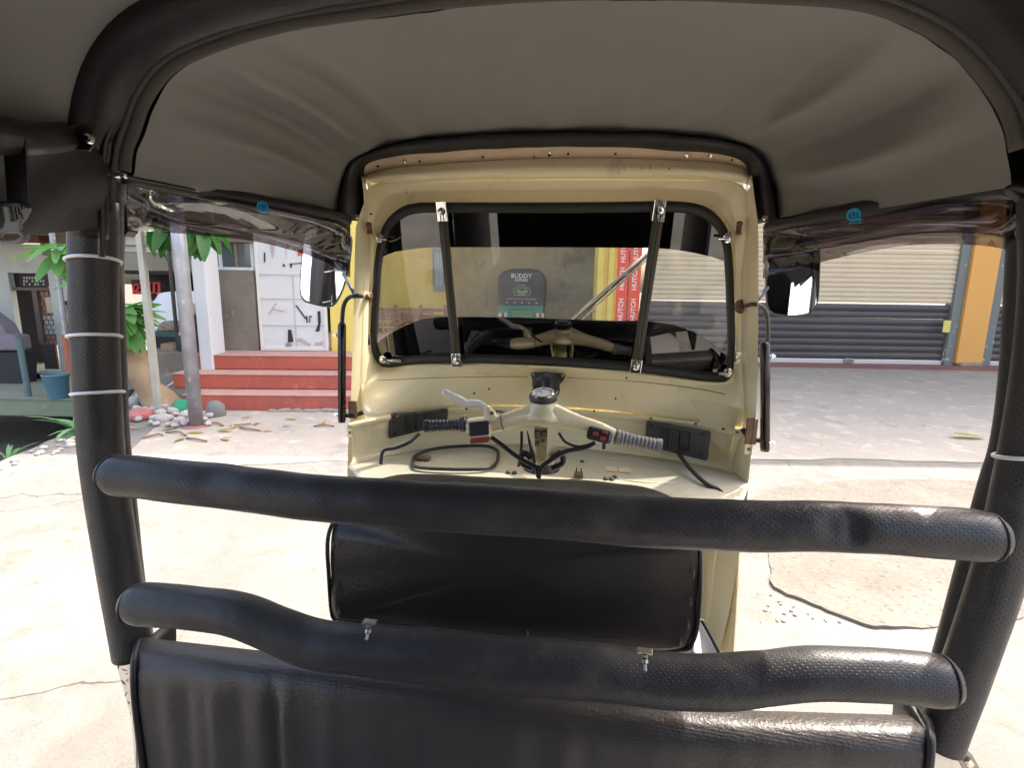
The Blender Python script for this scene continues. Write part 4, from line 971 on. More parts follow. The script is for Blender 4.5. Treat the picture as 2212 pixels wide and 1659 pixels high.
# ---- lower partition pad (back of the driver's compartment)
top_b = [(300, 1377), (344, 1384), (520, 1404), (711, 1424), (900, 1450), (1106, 1478), (1300, 1502), (1622, 1538), (1800, 1544), (1964, 1549), (2003, 1552)]
top_f = [(292, 1440), (320, 1441), (520, 1462), (700, 1484), (861, 1506), (1106, 1545), (1288, 1573), (1622, 1592), (1800, 1600), (1981, 1606), (2008, 1608)]
B = resample([PY(u, v, .77) for u, v in top_b], 150); F_ = resample([PY(u, v, .715) for u, v in top_f], 150)
rows = []
rows.append([p + Vector((0, .01, -.05)) for p in B]); rows.append([p + Vector((0, .006, -.008)) for p in B])
for t in (.0, .3, .6, .85): rows.append([B[i].lerp(F_[i], t) + Vector((0, 0, .006*math.sin(t*math.pi))) for i in range(150)])
def fold(i, z):
    x = i/149
    a = .007*noise.noise(Vector((x*16, z*1.3, 2))) + .006*noise.noise(Vector((x*34, z*1.6, 5)))
    for c, wd, am in ((.125, .006, .004), (.215, .009, -.016), (.235, .010, .007), (.30, .012, .005), (.085, .01, -.005), (.42, .02, -.006), (.60, .02, .006)):
        a += am*math.exp(-((x-c+z*.02)/wd)**2)
    return a
for j in range(1, 22):
    z = j*.021; k = min(1, j/3)
    rows.append([F_[i] + Vector((0, -.006*math.sin(min(j, 4)/4*1.57) - fold(i, z)*k*.9, -z+.006)) for i in range(150)])
mb = MB(); mb.grid(rows)
M['ribv'] = mat('ribbed_seat_vinyl', (.034, .030, .029), .38, bump=(170, .6, .0022), var=(7, (.055, .045, .038), .25))
def add_rib(m):
    t = m.node_tree; N = t.nodes; L = t.links; b = N['Principled BSDF']
    tc = N.new('ShaderNodeTexCoord'); wv = N.new('ShaderNodeTexWave'); wv.bands_direction = 'Z'; wv.inputs['Scale'].default_value = 75; wv.inputs['Distortion'].default_value = 2.5; wv.inputs['Detail'].default_value = 3; wv.inputs['Detail Scale'].default_value = 2
    L.new(tc.outputs['Object'], wv.inputs[0]); bn = N.new('ShaderNodeBump'); bn.inputs['Strength'].default_value = .22; bn.inputs['Distance'].default_value = .001
    L.new(wv.outputs[0], bn.inputs['Height']); old = b.inputs['Normal'].links[0].from_socket; L.new(old, bn.inputs['Normal']); L.new(bn.outputs[0], b.inputs['Normal'])
add_rib(M['ribv'])
pp = build('partition_pad', mb, M['ribv'], V, smooth=True, solid=.004)
for e, Bx, Fx in ((0, B[0], F_[0]), (1, B[-1], F_[-1])):
    mb = MB(); path = spline([Bx+Vector((0, .0, 0)), Bx.lerp(Fx, .5)+Vector((0, 0, .006)), Fx+Vector((0, -.004, -.004)), Fx+Vector((0, -.010, -.10)), Fx+Vector((0, -.010, -.42))], 6)
    mb.tube(path, .0055, 8); build('edge_piping', mb, M['vinyl'], pp, smooth=True)
    sgn = -1 if e == 0 else 1
    mb = MB(); mb.grid([[q, q+Vector((sgn*.004, .05, 0)), q+Vector((sgn*.004, .10, -.0))] for q in path[6:]]); build('side_gusset', mb, M['vinyl'], pp, smooth=True, solid=.003)
# checker plate side panels under the pillars
def plate(px, Y1, Y2):
    P1 = [PY(u, v, Y) for u, v, Y in px]
    mb = MB(); mb.prism(P1, (0, .004, 0), 1); return mb
a = plate([(243, 1413, .80), (272, 1420, .80), (290, 1432, .78), (292, 1600, .78), (286, 1568, .80), (262, 1500, .80)], 0, 0)
# real side wall: sloping sheet from pillar foot down
pz1, pz2 = PY(246, 1412, .82), PY(292, 1565, .82)
mb = MB(); mb.prism([PY(244, 1412, .82), PY(272, 1418, .78), PY(289, 1436, .75), PY(296, 1700, .75), PY(318, 1700, .82), PY(286, 1560, .82)], (0, .003, 0), 1)
cp = build('checker_plate', mb, M['silver'], V)
for (u, v, a_) in ((262, 1432, 40), (268, 1448, -10), (256, 1440, 80), (275, 1470, 50), (266, 1475, -50), (282, 1490, 30), (272, 1500, 60), (280, 1520, -40), (284, 1540, 45), (276, 1456, 15)):
    c = PY(u, v, .775); mb = MB(); X = Vector((math.cos(R(a_)), 0, math.sin(R(a_)))); mb.tube([c-X*.007, c, c+X*.007], [.0004, .0016, .0004], 6); build('tread_mark', mb, M['mark'], cp)
mb = MB(); mb.prism([PY(2020, 1598, .76), PY(2068, 1600, .82), PY(2088, 1598, .84), PY(2080, 1800, .84), PY(2000, 1800, .76)], (0, .003, 0), 1); cp2 = build('checker_plate', mb, M['silver'], V)
mb = MB(); mb.prism([PY(2056, 1606, .80), PY(2080, 1598, .80), (PY(2086, 1618, .80)), PY(2100, 1630, .80), PY(2118, 1662, .80), PY(2085, 1672, .80), PY(2068, 1640, .80)], (0, .004, 0), 1)
br = build('corner_bracket', mb, M['steel'], V, bevel=.001)
mb = MB(); mb._lathe(PY(2093, 1648, .797), (0, -1, 0), [(0, .006), (.004, .0055), (.005, .003)], 8); build('rivet', mb, M['chrome'], br)
mb = MB(); mb.prism([PY(258, 1410, .795), PY(276, 1412, .79), PY(276, 1424, .79), PY(262, 1420, .79)], (0, -.003, 0), 1); build('clip', mb, M['steel'], V)

# ---- driver's backrest
YD = .93
out = [(716, 1325), (709, 1240), (707, 1160), (728, 1110), (765, 1072), (820, 1051), (1000, 1053), (1170, 1061), (1330, 1071), (1420, 1083), (1480, 1112), (1512, 1165), (1517, 1240), (1513, 1330), (1500, 1385), (1470, 1403), (1300, 1396), (1000, 1362), (760, 1338), (730, 1335)]
oc = spline([PY(u, v, YD+(0.03 if v < 1120 else 0)) for u, v in out], 5, closed=True)
cen = sum(oc, Vector())/len(oc)
def ringat(s_, dy): return [cen + Vector(((p.x-cen.x)*s_, (p.y-cen.y)*s_**3+dy, (p.z-cen.z)*s_)) for p in oc]
rows = [ringat(.93, .085), ringat(.97, .08), ringat(1.0, .055), ringat(1.0, .015), ringat(.975, -.006), ringat(.93, -.012), ringat(.7, -.016), ringat(.35, -.018), ringat(.02, -.018)]
mb = MB(); mb.grid(rows, closed=True); mb.add(rows[-1], [tuple(range(len(rows[-1])))])
for v in mb.v: v.y += .010*noise.noise(v*6) + .004*noise.noise(v*17)
bk = build('driver_backrest', mb, M['seatv'], V, smooth=True)
rg_ = ringat(.988, -.002); zc = PY(1100, 1110, YD).z; k0 = [i for i, p in enumerate(rg_) if p.z < zc]; k1 = [i for i in k0 if i >= 50] + [i for i in k0 if i < 50]
mb = MB(); mb.tube([rg_[i]+Vector((0, -.004, 0)) for i in k1], .0042, 8); build('backrest_piping', mb, M['vinyl'], bk, smooth=True)
for (u, v) in ((728, 1270), (734, 1320), (722, 1180), (1498, 1240), (1492, 1300), (1486, 1350), (1470, 1385), (1140, 1370)):
    c = PY(u, v, YD-.016); mb = MB(); mb.tube([c+Vector((0, 0, -.008)), c+Vector((0, -.002, 0)), c+Vector((0, 0, .008))], [.0012, .0028, .0012], 6); build('stitch', mb, M['strut'], bk)

# ---- cab: windscreen frame, header, cowl
cp_ = lambda x, y: ((850+x/2.011)/1.1646, (300+y/2.011)/1.1646)
ws_px = [cp_(*q) for q in ((430, 412), (700, 412), (1100, 412), (1450, 408), (1700, 405), (1850, 430), (1940, 500), (1985, 600), (2000, 750), (2005, 900), (2010, 1100), (2003, 1240), (1985, 1305), (1950, 1328), (1850, 1325), (1700, 1305), (1500, 1280), (1300, 1263), (1100, 1250), (850, 1240), (600, 1235), (400, 1240), (270, 1258), (210, 1240), (178, 1180), (168, 1090), (170, 1000), (180, 850), (190, 700), (220, 560), (270, 480), (340, 430))]
NS = 160
ws = [WP(u, v) for u, v in ws_px]
wsr = resample(spline(ws + [ws[0]], 6), NS+1)[:-1]
cw_ = sum(wsr, Vector())/NS
def inset(pts, d):
    out = []
    for i in range(len(pts)):
        a = pts[i-2]; b = pts[(i+2) % len(pts)]; t = (b-a).normalized(); n = WN.cross(t).normalized()
        if n.dot(cw_-pts[i]) < 0: n = -n
        out.append(pts[i] + n*d*(.75+.55*abs(n.dot(WU))))
    return out
w3 = inset(wsr, .003); w10 = inset(wsr, .010); w18 = inset(wsr, .020); w22 = inset(wsr, .024)
rows = [[p - WN*.004 for p in wsr], [p + WN*.010 for p in w3], [p + WN*.015 for p in w10], [p + WN*.011 for p in w18], [p - WN*.002 for p in w22]]
mb = MB(); mb.grid(rows, closed=True); build('windscreen_rubber', mb, M['rubber'], V, smooth=True)
mb = MB(); mb.add([p - WN*.001 for p in w18], [tuple(range(NS))]); gl = build('windscreen', mb, M['glass'], V)
# tint bands
def inside_band(top, bot, off):
    mb = MB(); rows = [[WP(u, v, off) for u, v in top], [WP(u, v, off) for u, v in bot]]; mb.grid(rows); return mb
def pts2(l): return [((850+x/2.011)/1.1646, (300+y/2.011)/1.1646) for x, y in l]
upper_b = pts2([(208, 705), (240, 688), (290, 670), (350, 660), (430, 650), (500, 647), (700, 647), (900, 646), (1100, 647), (1300, 648), (1480, 650), (1600, 650), (1700, 658), (1800, 675), (1890, 695), (1975, 725)])
upper_t = pts2([(208, 640), (225, 590), (260, 520), (320, 470), (410, 440), (500, 440), (700, 440), (900, 440), (1100, 440), (1300, 440), (1480, 438), (1600, 436), (1760, 438), (1870, 480), (1930, 540), (1975, 640)])
mb = inside_band(upper_t, upper_b, .0012); build('upper_tint_band', mb, M['tint'], gl, solid=.0006)
low_t = pts2([(190, 1140), (240, 1100), (290, 1070), (350, 1040), (430, 1010), (520, 1000), (700, 1000), (900, 1003), (1100, 1010), (1250, 1015), (1400, 1020), (1500, 1018), (1600, 1025), (1700, 1040), (1800, 1075), (1890, 1130), (1985, 1215)])
low_b = pts2([(190, 1190), (215, 1225), (270, 1235), (350, 1230), (430, 1222), (520, 1218), (700, 1218), (900, 1225), (1100, 1232), (1250, 1238), (1400, 1250), (1500, 1260), (1600, 1270), (1700, 1285), (1800, 1300), (1890, 1312), (1970, 1290)])
mb = inside_band(low_t, low_b, .0012); build('lower_tint_band', mb, M['tint'], gl, solid=.0006)
# clear patches left by old stickers
# front panel around the glass, down to the ledge
outer = [(788, 394, 'W', .012), (860, 393, 'W', .002), (1029, 387, 'W', -.004), (1242, 385, 'W', -.004), (1456, 386, 'W', -.004), (1562, 389, 'W', .002), (1612, 396, 'W', .012),
         (1617, 480, 'W', .03), (1618, 600, 'W', .035), (1618, 700, 'W', .045), (1616, 820, 'W', .075), (1614, 880, 'W', .09), (1612, 930, 'Z', .94), (1560, 921, 'Z', .94), (1500, 911, 'Z', .94), (1430, 902, 'Z', .94), (1350, 894, 'Z', .94), (1250, 885, 'Z', .94), (1150, 879, 'Z', .94), (1050, 878, 'Z', .94),
         (960, 882, 'Z', .94), (880, 890, 'Z', .94), (790, 906, 'Z', .94), (780, 870, 'W', .15), (776, 820, 'W', .115), (775, 700, 'W', .06), (776, 600, 'W', .035), (781, 480, 'W', .03)]
O3 = [(PZ(u, v, q) if k == 'Z' else WP(u, v, q)) for u, v, k, q in outer]
def angle(p):
    # angle about the glass centre in the windscreen plane
    d = p-cw_; return math.atan2(d.dot(WU), d.x)
ou = resample(spline(O3 + [O3[0]], 5), 500)[:-1]
oa = [(angle(p), p) for p in ou]
def match(a):
    return min(oa, key=lambda q: abs((q[0]-a+math.pi) % (2*math.pi)-math.pi))[1]
inr = [p + WN*.001 for p in inset(wsr, .004)]
om = [match(angle(p)) for p in inr]
# smooth the matched ring
for _ in range(3): om = [(om[i-1]+om[i]*2+om[(i+1) % NS])/4 for i in range(NS)]
rows = []
for t in (0, .06, .14, .22, .27, .30, .33, .42, .55, .70, .84, .93, 1.0):
    row = []
    for i in range(NS):
        p = inr[i].lerp(om[i], t); low = max(0, min(1, -(om[i]-cw_).dot(WU)/.30-.4)); hi = max(0, min(1, (om[i]-cw_).dot(WU)/.2-.5))
        d = (.010*math.exp(-((t-.08)/.06)**2)) - .004*(t > .28)*low + low*(-.022*math.sin(math.pi*t)) - hi*.010*math.exp(-((t-.5)/.2)**2)
        row.append(p + WN*d)
    rows.append(row)
mb = MB(); mb.grid(rows, closed=True); fpn = sharp(build('front_panel', mb, M['cream'], V, solid=.002), 28)
# seam line grooves on the cowl
def cline(pxs, z, r, m, nm, parent, dz=0):
    mb = MB(); mb.tube(spline([PZ(u, v, z) for u, v in pxs], 4), r, 6); build(nm, mb, m, parent, smooth=True)
from mathutils.bvhtree import BVHTree
def surf(o):
    return BVHTree.FromPolygons([v.co + WO[o.name] for v in o.data.vertices], [list(p.vertices) for p in o.data.polygons])
bt = surf(fpn)
def HIT(u, v, off=0.0):
    d = ray(u, v).normalized(); h = bt.ray_cast(EYE, d)
    return (h[0] if h[0] else WP(u, v)) - d*off
M['groove'] = mat('pressed_seam_painted_shade', (.30, .22, .10), .6)  # dark tubes in this tone stand in for shade in the pressed seams
for l, r_ in (([(200, 1322), (300, 1318), (500, 1308), (800, 1302), (960, 1302)], .0016), ([(1160, 1306), (1400, 1318), (1600, 1335), (1800, 1360), (1960, 1392)], .0016), ([(345, 345), (347, 380)], .001)):
    mb = MB(); mb.tube([HIT(u, v, .0004) for u, v in [( (850+x/2.011)/1.1646, (300+y/2.011)/1.1646) for x, y in [tuple(q) for q in spline([Vector((a, b, 0)) for a, b in l], 8) and [(q.x, q.y) for q in spline([Vector((a, b, 0)) for a, b in l], 8)]]]], r_, 6); build('pressed_seam', mb, M['groove'], fpn, smooth=True)
# header roll
lip_t = pts2([(115, 270), (160, 220), (350, 190), (700, 165), (1100, 150), (1500, 155), (1900, 175), (2060, 215), (2095, 265)])
lip_b = pts2([(119, 291), (250, 250), (500, 225), (800, 205), (1100, 195), (1500, 197), (1900, 215), (2050, 245), (2094, 283)])
seam = pts2([(140, 318), (300, 318), (500, 310), (800, 301), (1150, 298), (1500, 298), (1850, 303), (2000, 312), (2065, 326)])
n_ = 60
lt = resample(spline([WP(u, v, .030) for u, v in lip_t], 5), n_); lbm = resample(spline([WP(u, v, .012) for u, v in lip_b], 5), n_); sm = resample(spline([WP(u, v, .010) for u, v in seam], 5), n_)
mb = MB(); mb.grid([[p+Vector((0, -.02, .03)) for p in lt], lt, lbm]); hl = sharp(build('header_lip', mb, M['lip'], V, solid=.002), 30)
rows = []
for t in (0, .08, .2, .4, .6, .8, .92, 1): rows.append([lbm[i].lerp(sm[i], t) + WN*(.020*math.sin(math.pi*t**1.2)) for i in range(n_)])
rows.append([p - WN*.012 + WU*.003 for p in sm])
mb = MB(); mb.grid(rows); hr = build('header_roll', mb, M['cream'], V, smooth=True, solid=.002)
for x, y, big in ((203, 237, 0), (338, 208, 1), (413, 212, 0), (733, 190, 0), (993, 192, 0), (1069, 178, 1), (1165, 174, 0), (1404, 174, 0), (1760, 183, 1), (1883, 180, 1), (1993, 204, 0)):
    (u, v), = pts2([(x, y)]); c = WP(u, v, .026)
    mb = MB(); mb._lathe(c, WN, [(0, .0032 if not big else .006), (.002, .003 if not big else .0055)] + ([(.0022, .003), (.008, .0028)] if big else []), 8)
    build('screw' if big else 'drill_hole', mb, M['chrome'] if big else M['blk'], hl)
for x, y in ((1448, 240), (1537, 240), (1583, 238), (1676, 243)):
    (u, v), = pts2([(x, y)]); a = WP(u, v, .034); b = WP(u, v+5, .036); mb = MB(); mb.tube([a, b], .0012, 5); build('wire_stub', mb, M['rust'], hr)
# side returns of the cab (pillars) down to the floor
def strip(outp, inp, name, Yo, Yi, m, n=40):
    A = resample(spline([PY(u, v, Yo) for u, v in outp], 4), n); Bq = resample(spline([PY(u, v, Yi) for u, v in inp], 4), n)
    rows = [[p + Vector((0, .02, 0)) + (Bq[i]-p)*(-.06) for i, p in enumerate(A)], A, [A[i].lerp(Bq[i], .2) + Vector((0, -.004, 0)) for i in range(n)], [A[i].lerp(Bq[i], .55) + Vector((0, .012, 0)) for i in range(n)], [A[i].lerp(Bq[i], .62)+Vector((0, .004, 0)) for i in range(n)], Bq]
    mb = MB(); mb.grid(rows); return sharp(build(name, mb, m, V, solid=.003), 30)
sp_l = strip([(781, 381), (787, 440), (770, 486), (766, 600), (762, 750), (757, 905), (753, 960), (751, 1060), (752, 1200), (757, 1330)], [(792, 396), (797, 440), (800, 500), (797, 600), (793, 750), (790, 905), (812, 950), (818, 1060), (818, 1200), (815, 1330)], 'cab_side_post', 1.35, 1.42, M['cream'])
sp_r = strip([(1624, 378), (1629, 425), (1637, 486), (1638, 600), (1637, 750), (1632, 905), (1622, 985), (1612, 1090), (1596, 1200), (1577, 1310), (1556, 1400), (1540, 1470)], [(1608, 396), (1606, 440), (1602, 500), (1602, 600), (1602, 750), (1608, 905), (1586, 985), (1566, 1065), (1520, 1180), (1512, 1300), (1506, 1400), (1500, 1470)], 'cab_side_post', 1.33, 1.43, M['cream'])
# ledge and lower wall with bow
led = [(758, 914), (790, 906), (880, 890), (960, 882), (1050, 878), (1150, 879), (1250, 885), (1350, 894), (1430, 902), (1500, 911), (1560, 921), (1612, 932), (1628, 940)]
Ld = resample(spline([PZ(u, v, .94) for u, v in led], 4), 60)
rows = [[p + Vector((0, .0, .001)) for p in Ld], [p + Vector((0, -.014, .002)) for p in Ld], [p + Vector((0, -.020, -.004)) for p in Ld], [p + Vector((0, -.016, -.012)) for p in Ld], [p + Vector((0, -.002, -.014)) for p in Ld]]
mb = MB(); mb.grid(rows); ldg = sharp(build('cowl_ledge', mb, M['cream'], V, solid=.0015), 30)
random.seed(9)
for (u, v) in ((862, 898), (905, 889), (1232, 888), (1405, 903), (1501, 914), (1560, 925), (1590, 932), (1010, 882)):
    c = PZ(u, v, .945)+Vector((0, -.012, .0)); mb = MB(); mb._lathe(c, (0, -.3, 1), [(0, .005), (.003, .004)], 8); build('rust_spot', mb, M['rust'], ldg)
rows = [[p + Vector((0, -.004, -.012)) for p in Ld], [p + Vector((0, .004, -.04)) for p in Ld], [p + Vector((0, .006, -.085)) for p in Ld], [p + Vector((0, -.004, -.105)) for p in Ld], [p + Vector((0, -.03, -.112)) for p in Ld]]
mb = MB(); mb.grid(rows); lw_ = build('cowl_lower_wall', mb, M['cream'], V, smooth=True, solid=.002)
# shelf
ZS = .828
sh = [(p + Vector((0, -.03, 0))) for p in Ld]
front = [Vector((XC+(x-XC)*.86, 1.17, ZS-.006)) for x in [Ld[0].x + (Ld[-1].x-Ld[0].x)*i/59 for i in range(60)]]
rows = []
for t in (0, .12, .3, .55, .8, .93, 1.0):
    rows.append([Vector((sh[i].x + (front[i].x-sh[i].x)*t, sh[i].y + (front[i].y-sh[i].y)*t, ZS + (.006*math.sin(t*3.1)) - .004*t)) for i in range(60)])
rows.append([p + Vector((0, -.006, -.03)) for p in front]); rows.append([p + Vector((0, .03, -.04)) for p in front])
M['shelf'] = mat('dusty_cream_shelf', (.52, .48, .36), .35, coat=.3, var=(6, (.44, .41, .31), .2), dirt=[(50, (.26, .23, .17), .63, .75), (4, (.58, .54, .42), .5, .7)])
mb = MB(); mb.grid(rows); shf = build('dash_shelf', mb, M['shelf'], V, smooth=True, solid=.003)
def SP(u, v, dz=.012): return PZ(u, v, ZS+dz)
def c6(x, y): return ((850+x/2.011)/1.1646, (880+y/2.011)/1.1646)
ring = [SP(*c6(*q)) for q in ((378, 570), (395, 535), (470, 505), (560, 492), (660, 486), (750, 487), (800, 505), (812, 530), (800, 575), (755, 600), (650, 606), (520, 604), (420, 598), (385, 588))]
mb = MB(); mb.tube(spline(ring, 5, closed=True), .0048, 8, closed=True); build('lid_gasket', mb, M['rubber'], shf, smooth=True)
mb = MB(); mb.box(SP(*c6(434, 547)), (.036, .02, .008)); build('lid_latch', mb, M['rust'], shf, bevel=.002)
ring = [SP(*c6(*q), .004) for q in ((1265, 605), (1275, 562), (1330, 547), (1450, 553), (1580, 580), (1690, 615), (1725, 650), (1690, 672), (1560, 672), (1400, 650))]
mb = MB(); mb.tube(spline(ring, 5, closed=True), .0035, 8, closed=True, flat=.6); build('embossed_rim', mb, M['shelf'], shf, smooth=True)
for q in ((1385, 605), (1452, 610)):
    mb = MB(); mb.box(SP(*c6(*q), .008), (.030, .034, .003)); build('cream_patch', mb, M['lip'], shf)
mb = MB(); c = SP(*c6(1218, 632), .010); mb.box(c, (.022, .018, .010)); mb.box(c+Vector((-.006, .004, .010)), (.003, .003, .012)); mb.box(c+Vector((.006, .004, .010)), (.003, .003, .012)); build('broken_clip', mb, M['rust'], shf)
for q in ((860, 627), (893, 629), (1235, 573), (1400, 653), (1355, 660), (1385, 662), (930, 435), (1157, 443)):
    mb = MB(); mb._lathe(SP(*c6(*q), .002), (0, 0, 1), [(0, .007), (.006, .006), (.009, .002)], 10); build('plug', mb, M['dark'], shf)
# cab lower body below shelf
mb = MB(); rows = []
bx = [PY(752, 1060, 1.35).x, PY(1612, 1090, 1.33).x]
rows = [[Vector((bx[0], 1.36, ZS-.05)), Vector((bx[0]+.05, 1.50, ZS-.05)), Vector((XC, 1.62, ZS-.05)), Vector((bx[1]-.05, 1.50, ZS-.05)), Vector((bx[1], 1.36, ZS-.05))],
        [Vector((bx[0], 1.30, .33)), Vector((bx[0]+.05, 1.42, .33)), Vector((XC, 1.5, .33)), Vector((bx[1]-.05, 1.42, .33)), Vector((bx[1], 1.30, .33))]]
mb.grid(rows); build('cab_lower_shell', mb, M['cream'], V, solid=.004)
# apron seam
seam2 = pts2([(200, 1322), (300, 1318), (500, 1308), (800, 1302), (1000, 1303), (1150, 1305), (1400, 1318), (1600, 1335), (1800, 1360), (1960, 1390)])
# speakers
def spk(poly, nm_off):
    pp3 = [PY(u, v, y) for u, v, y in poly]
    n = (pp3[1]-pp3[0]).cross(pp3[3]-pp3[0]).normalized()
    if n.y > 0: n = -n
    mb = MB(); mb.prism(pp3, n, .016); s = build('speaker_box', mb, M['dark'], V, bevel=.006)
    c = sum(pp3, Vector())/4; e1 = (pp3[1]-pp3[0])/2; e2 = (pp3[3]-pp3[0])/2
    for a in (-.35, .0, .30):
        mb = MB(); mb.prism([c+e1*(a-.13)-e2*.72+n*.0165, c+e1*(a+.13)-e2*.72+n*.0165, c+e1*(a+.13)+e2*.72+n*.0165, c+e1*(a-.13)+e2*.72+n*.0165], n, .004); build('grille_panel', mb, M['blk'], s, bevel=.001)
    for a, b in ((-.8, .75), (-.8, -.75), (.8, .75), (.8, -.75)):
        mb = MB(); mb._lathe(c+e1*a+e2*b+n*.016, n, [(0, .006), (.003, .005)], 8); build('screw', mb, M['blk'], s)
    return s
spk([(840, 893, 1.385), (966, 880, 1.48), (964, 915, 1.48), (838, 946, 1.385)], 0)
spk([(1399, 906, 1.50), (1537, 930, 1.42), (1530, 994, 1.42), (1396, 962, 1.50)], 0)

# cables
def cable(pts, r=.0045, par=None, nm='cable', m=None):
    mb = MB(); q = spline(pts, 6); mb.tube(q, r, 7); return build(nm, mb, m or M['wire'], par or V, smooth=True)
cable([PY(905, 938, 1.38), PY(885, 955, 1.34), PY(855, 968, 1.32), PY(828, 975, 1.30), PY(822, 1008, 1.27)], .0045)
cable([PY(1462, 975, 1.42), PY(1490, 1012, 1.34), PY(1525, 1045, 1.28), PY(1548, 1056, 1.27), PY(1565, 1070, 1.25)], .0055)

# windscreen struts and clamps
def strut(a, b, nm):
    A, B_ = WP(*a, .022), WP(*b, .022); d = (B_-A).normalized(); sx = d.cross(WN)
    mb = MB(); rows = []
    for i in range(13):
        c = A.lerp(B_, i/12); wd = .0125
        rows.append([c + sx*x_*wd + WN*z_ for x_, z_ in ((-1, 0), (-.9, .005), (-.3, .007), (-.1, .0045), (.3, .007), (.9, .005), (1, 0))])
    mb.grid(rows); o = sharp(build(nm, mb, M['strut'], V, solid=.002), 25)
    for P_, sg_ in ((A, 1), (B_, -1)):
        P0 = P_ + WN*.004
        mb = MB(); mb.box(P0 + d*sg_*.0, (.030, .052 if sg_ > 0 else .040, .007), sx, d, WN)
        cl = build('clamp', mb, M['chrome'], o, bevel=.002)
        mb = MB(); mb._lathe(P0 + WN*.003, WN, [(0, .010), (.004, .010), (.0045, .006), (.010, .006), (.011, .002)], 12); build('clamp_screw', mb, M['chrome'], o)
    return o
strut((955.5, 456), (987, 777), 'windscreen_strut'); strut((1424, 454), (1374, 790), 'windscreen_strut')
def wingnut(u, v, off, ax=(1, 0)):
    c = WP(u, v, off); mb = MB()
    mb._lathe(c, WN, [(0, .013), (.004, .013), (.006, .009), (.014, .008), (.016, .003)], 12)
    X = (WX*ax[0] + WU*ax[1]).normalized()
    mb.tube([c + WN*.012 - X*.004, c + WN*.014 + X*.026], .0035, 7)
    return sharp(build('wing_nut', mb, M['chrome'], V), 40)
wingnut(820, 513, .016, (1, -.1)); wingnut(1573, 513, .016, (-1, 0)); wingnut(829, 776, .016, (1, -.25)); wingnut(1572, 804, .016, (-1, 0))
mb = MB(); mb.box(WP(852, 779, .018), (.046, .010, .008), WX, WN, WU); build('catch_bar', mb, M['chrome'], V, bevel=.003)
for (u, v) in ((798, 493), (1596, 492), (793, 734), (1593, 770)):
    mb = MB(); c = WP(u, v, .045); mb.box(c, (.011, .03, .010), WX, WU, WN); mb._lathe(c + WU*.010, WN, [(0, .007), (.010, .006)], 8); mb._lathe(c - WU*.010, WN, [(0, .006), (.012, .005)], 8)
    build('hinge_screw', mb, M['chrome'] if v > 700 else M['rust'], V, bevel=.001)
for (x, y) in ((170, 478), (2025, 1410), (765, 1363), (1460, 1306), (690, 1385), (1405, 1412), (1297, 1475)):
    (u, v), = pts2([(x, y)]); c = WP(u, v, .03) if y < 500 or x > 2000 else WP(u, v, -.005); mb = MB(); mb._lathe(c, WN, [(0, .003), (.004, .003)], 7); build('drill_hole', mb, M['blk'], fpn)

# mirror arms, grommets, guards and mirrors
def arm(px, r, m, nm, taps=None):
    mb = MB(); mb.tube(spline([PY(u, v, y) for u, v, y in px], 6), r, 10); return build(nm, mb, m, V, smooth=True)
for (u, v, s_) in ((793, 641, 1), (1599, 663, -1)):
    c = WP(u, v, .050); ax = Vector((s_*.55, -.8, -.1)).normalized(); mb = MB(); mb._lathe(c - ax*.012, ax, [(0, .017), (.006, .018), (.008, .010), (.016, .009), (.030, .007), (.034, .003)], 12)
    build('mirror_grommet', mb, M['rust'], V, smooth=True)
arm([(782, 640, 1.36), (768, 639, 1.34), (752, 644, 1.34), (742, 662, 1.34), (739, 700, 1.34), (738, 730, 1.34)], .0058, M['blk'], 'mirror_arm')
arm([(1612, 660, 1.36), (1628, 657, 1.34), (1645, 662, 1.34), (1656, 680, 1.34), (1659, 730, 1.34), (1659, 960, 1.34)], .0050, M['strut'], 'mirror_arm')
arm([(793, 887, 1.37), (770, 896, 1.35), (752, 898, 1.34), (742, 895, 1.34)], .0065, M['blk'], 'lower_bracket')
arm([(1604, 928, 1.38), (1618, 944, 1.36), (1635, 951, 1.34), (1650, 950, 1.33)], .0065, M['blk'], 'lower_bracket')
def guard(u, v0, v1, m):
    a, b = PY(u, v0, 1.335), PY(u, v1, 1.335); d = (b-a).normalized(); mb = MB(); rows = []
    for t, w_ in ((-.0, .25), (.01, .7), (.035, 1), (.97, 1), (1.0, .85)):
        c = a.lerp(b, t); rows.append([c + Vector((math.cos(R(q))*.0105*w_, -math.sin(R(q))*.0105*w_, 0)) for q in range(0, 181, 20)])
    mb.grid(rows); g = build('mirror_guard', mb, m, V, smooth=True, solid=.002)
    for k in (.13, .93):
        c = a.lerp(b, k); mb = MB(); s_ = 1 if u > 1106 else -1; mb._lathe(c, (s_, 0, 0), [(.010, .003), (.014, .003), (.0142, .006), (.020, .006), (.0205, .003), (.024, .003)], 8); build('guard_bolt', mb, M['chrome'], g)
guard(739, 695, 912, M['brownmetal']); guard(1652, 737, 974, M['brownmetal'])
mb = MB(); c = PY(762, 885, 1.345); mb.box(c, (.024, .006, .05)); build('bracket_plate', mb, M['rust'], V, bevel=.002)
mb = MB(); c = PY(1623, 932, 1.335); mb.box(c, (.026, .006, .066)); build('bracket_plate', mb, M['rust'], V, bevel=.002)
for (u, v) in ((757, 934), (1617, 970)):
    mb = MB(); c = PY(u, v, 1.335); mb.box(c, (.018, .004, .026)); b_ = build('tab', mb, M['cream'], V, bevel=.001)
    mb = MB(); mb._lathe(c, (0, -1, 0), [(0.002, .0045), (.004, .004)], 8); build('tab_hole', mb, M['rust'], b_)
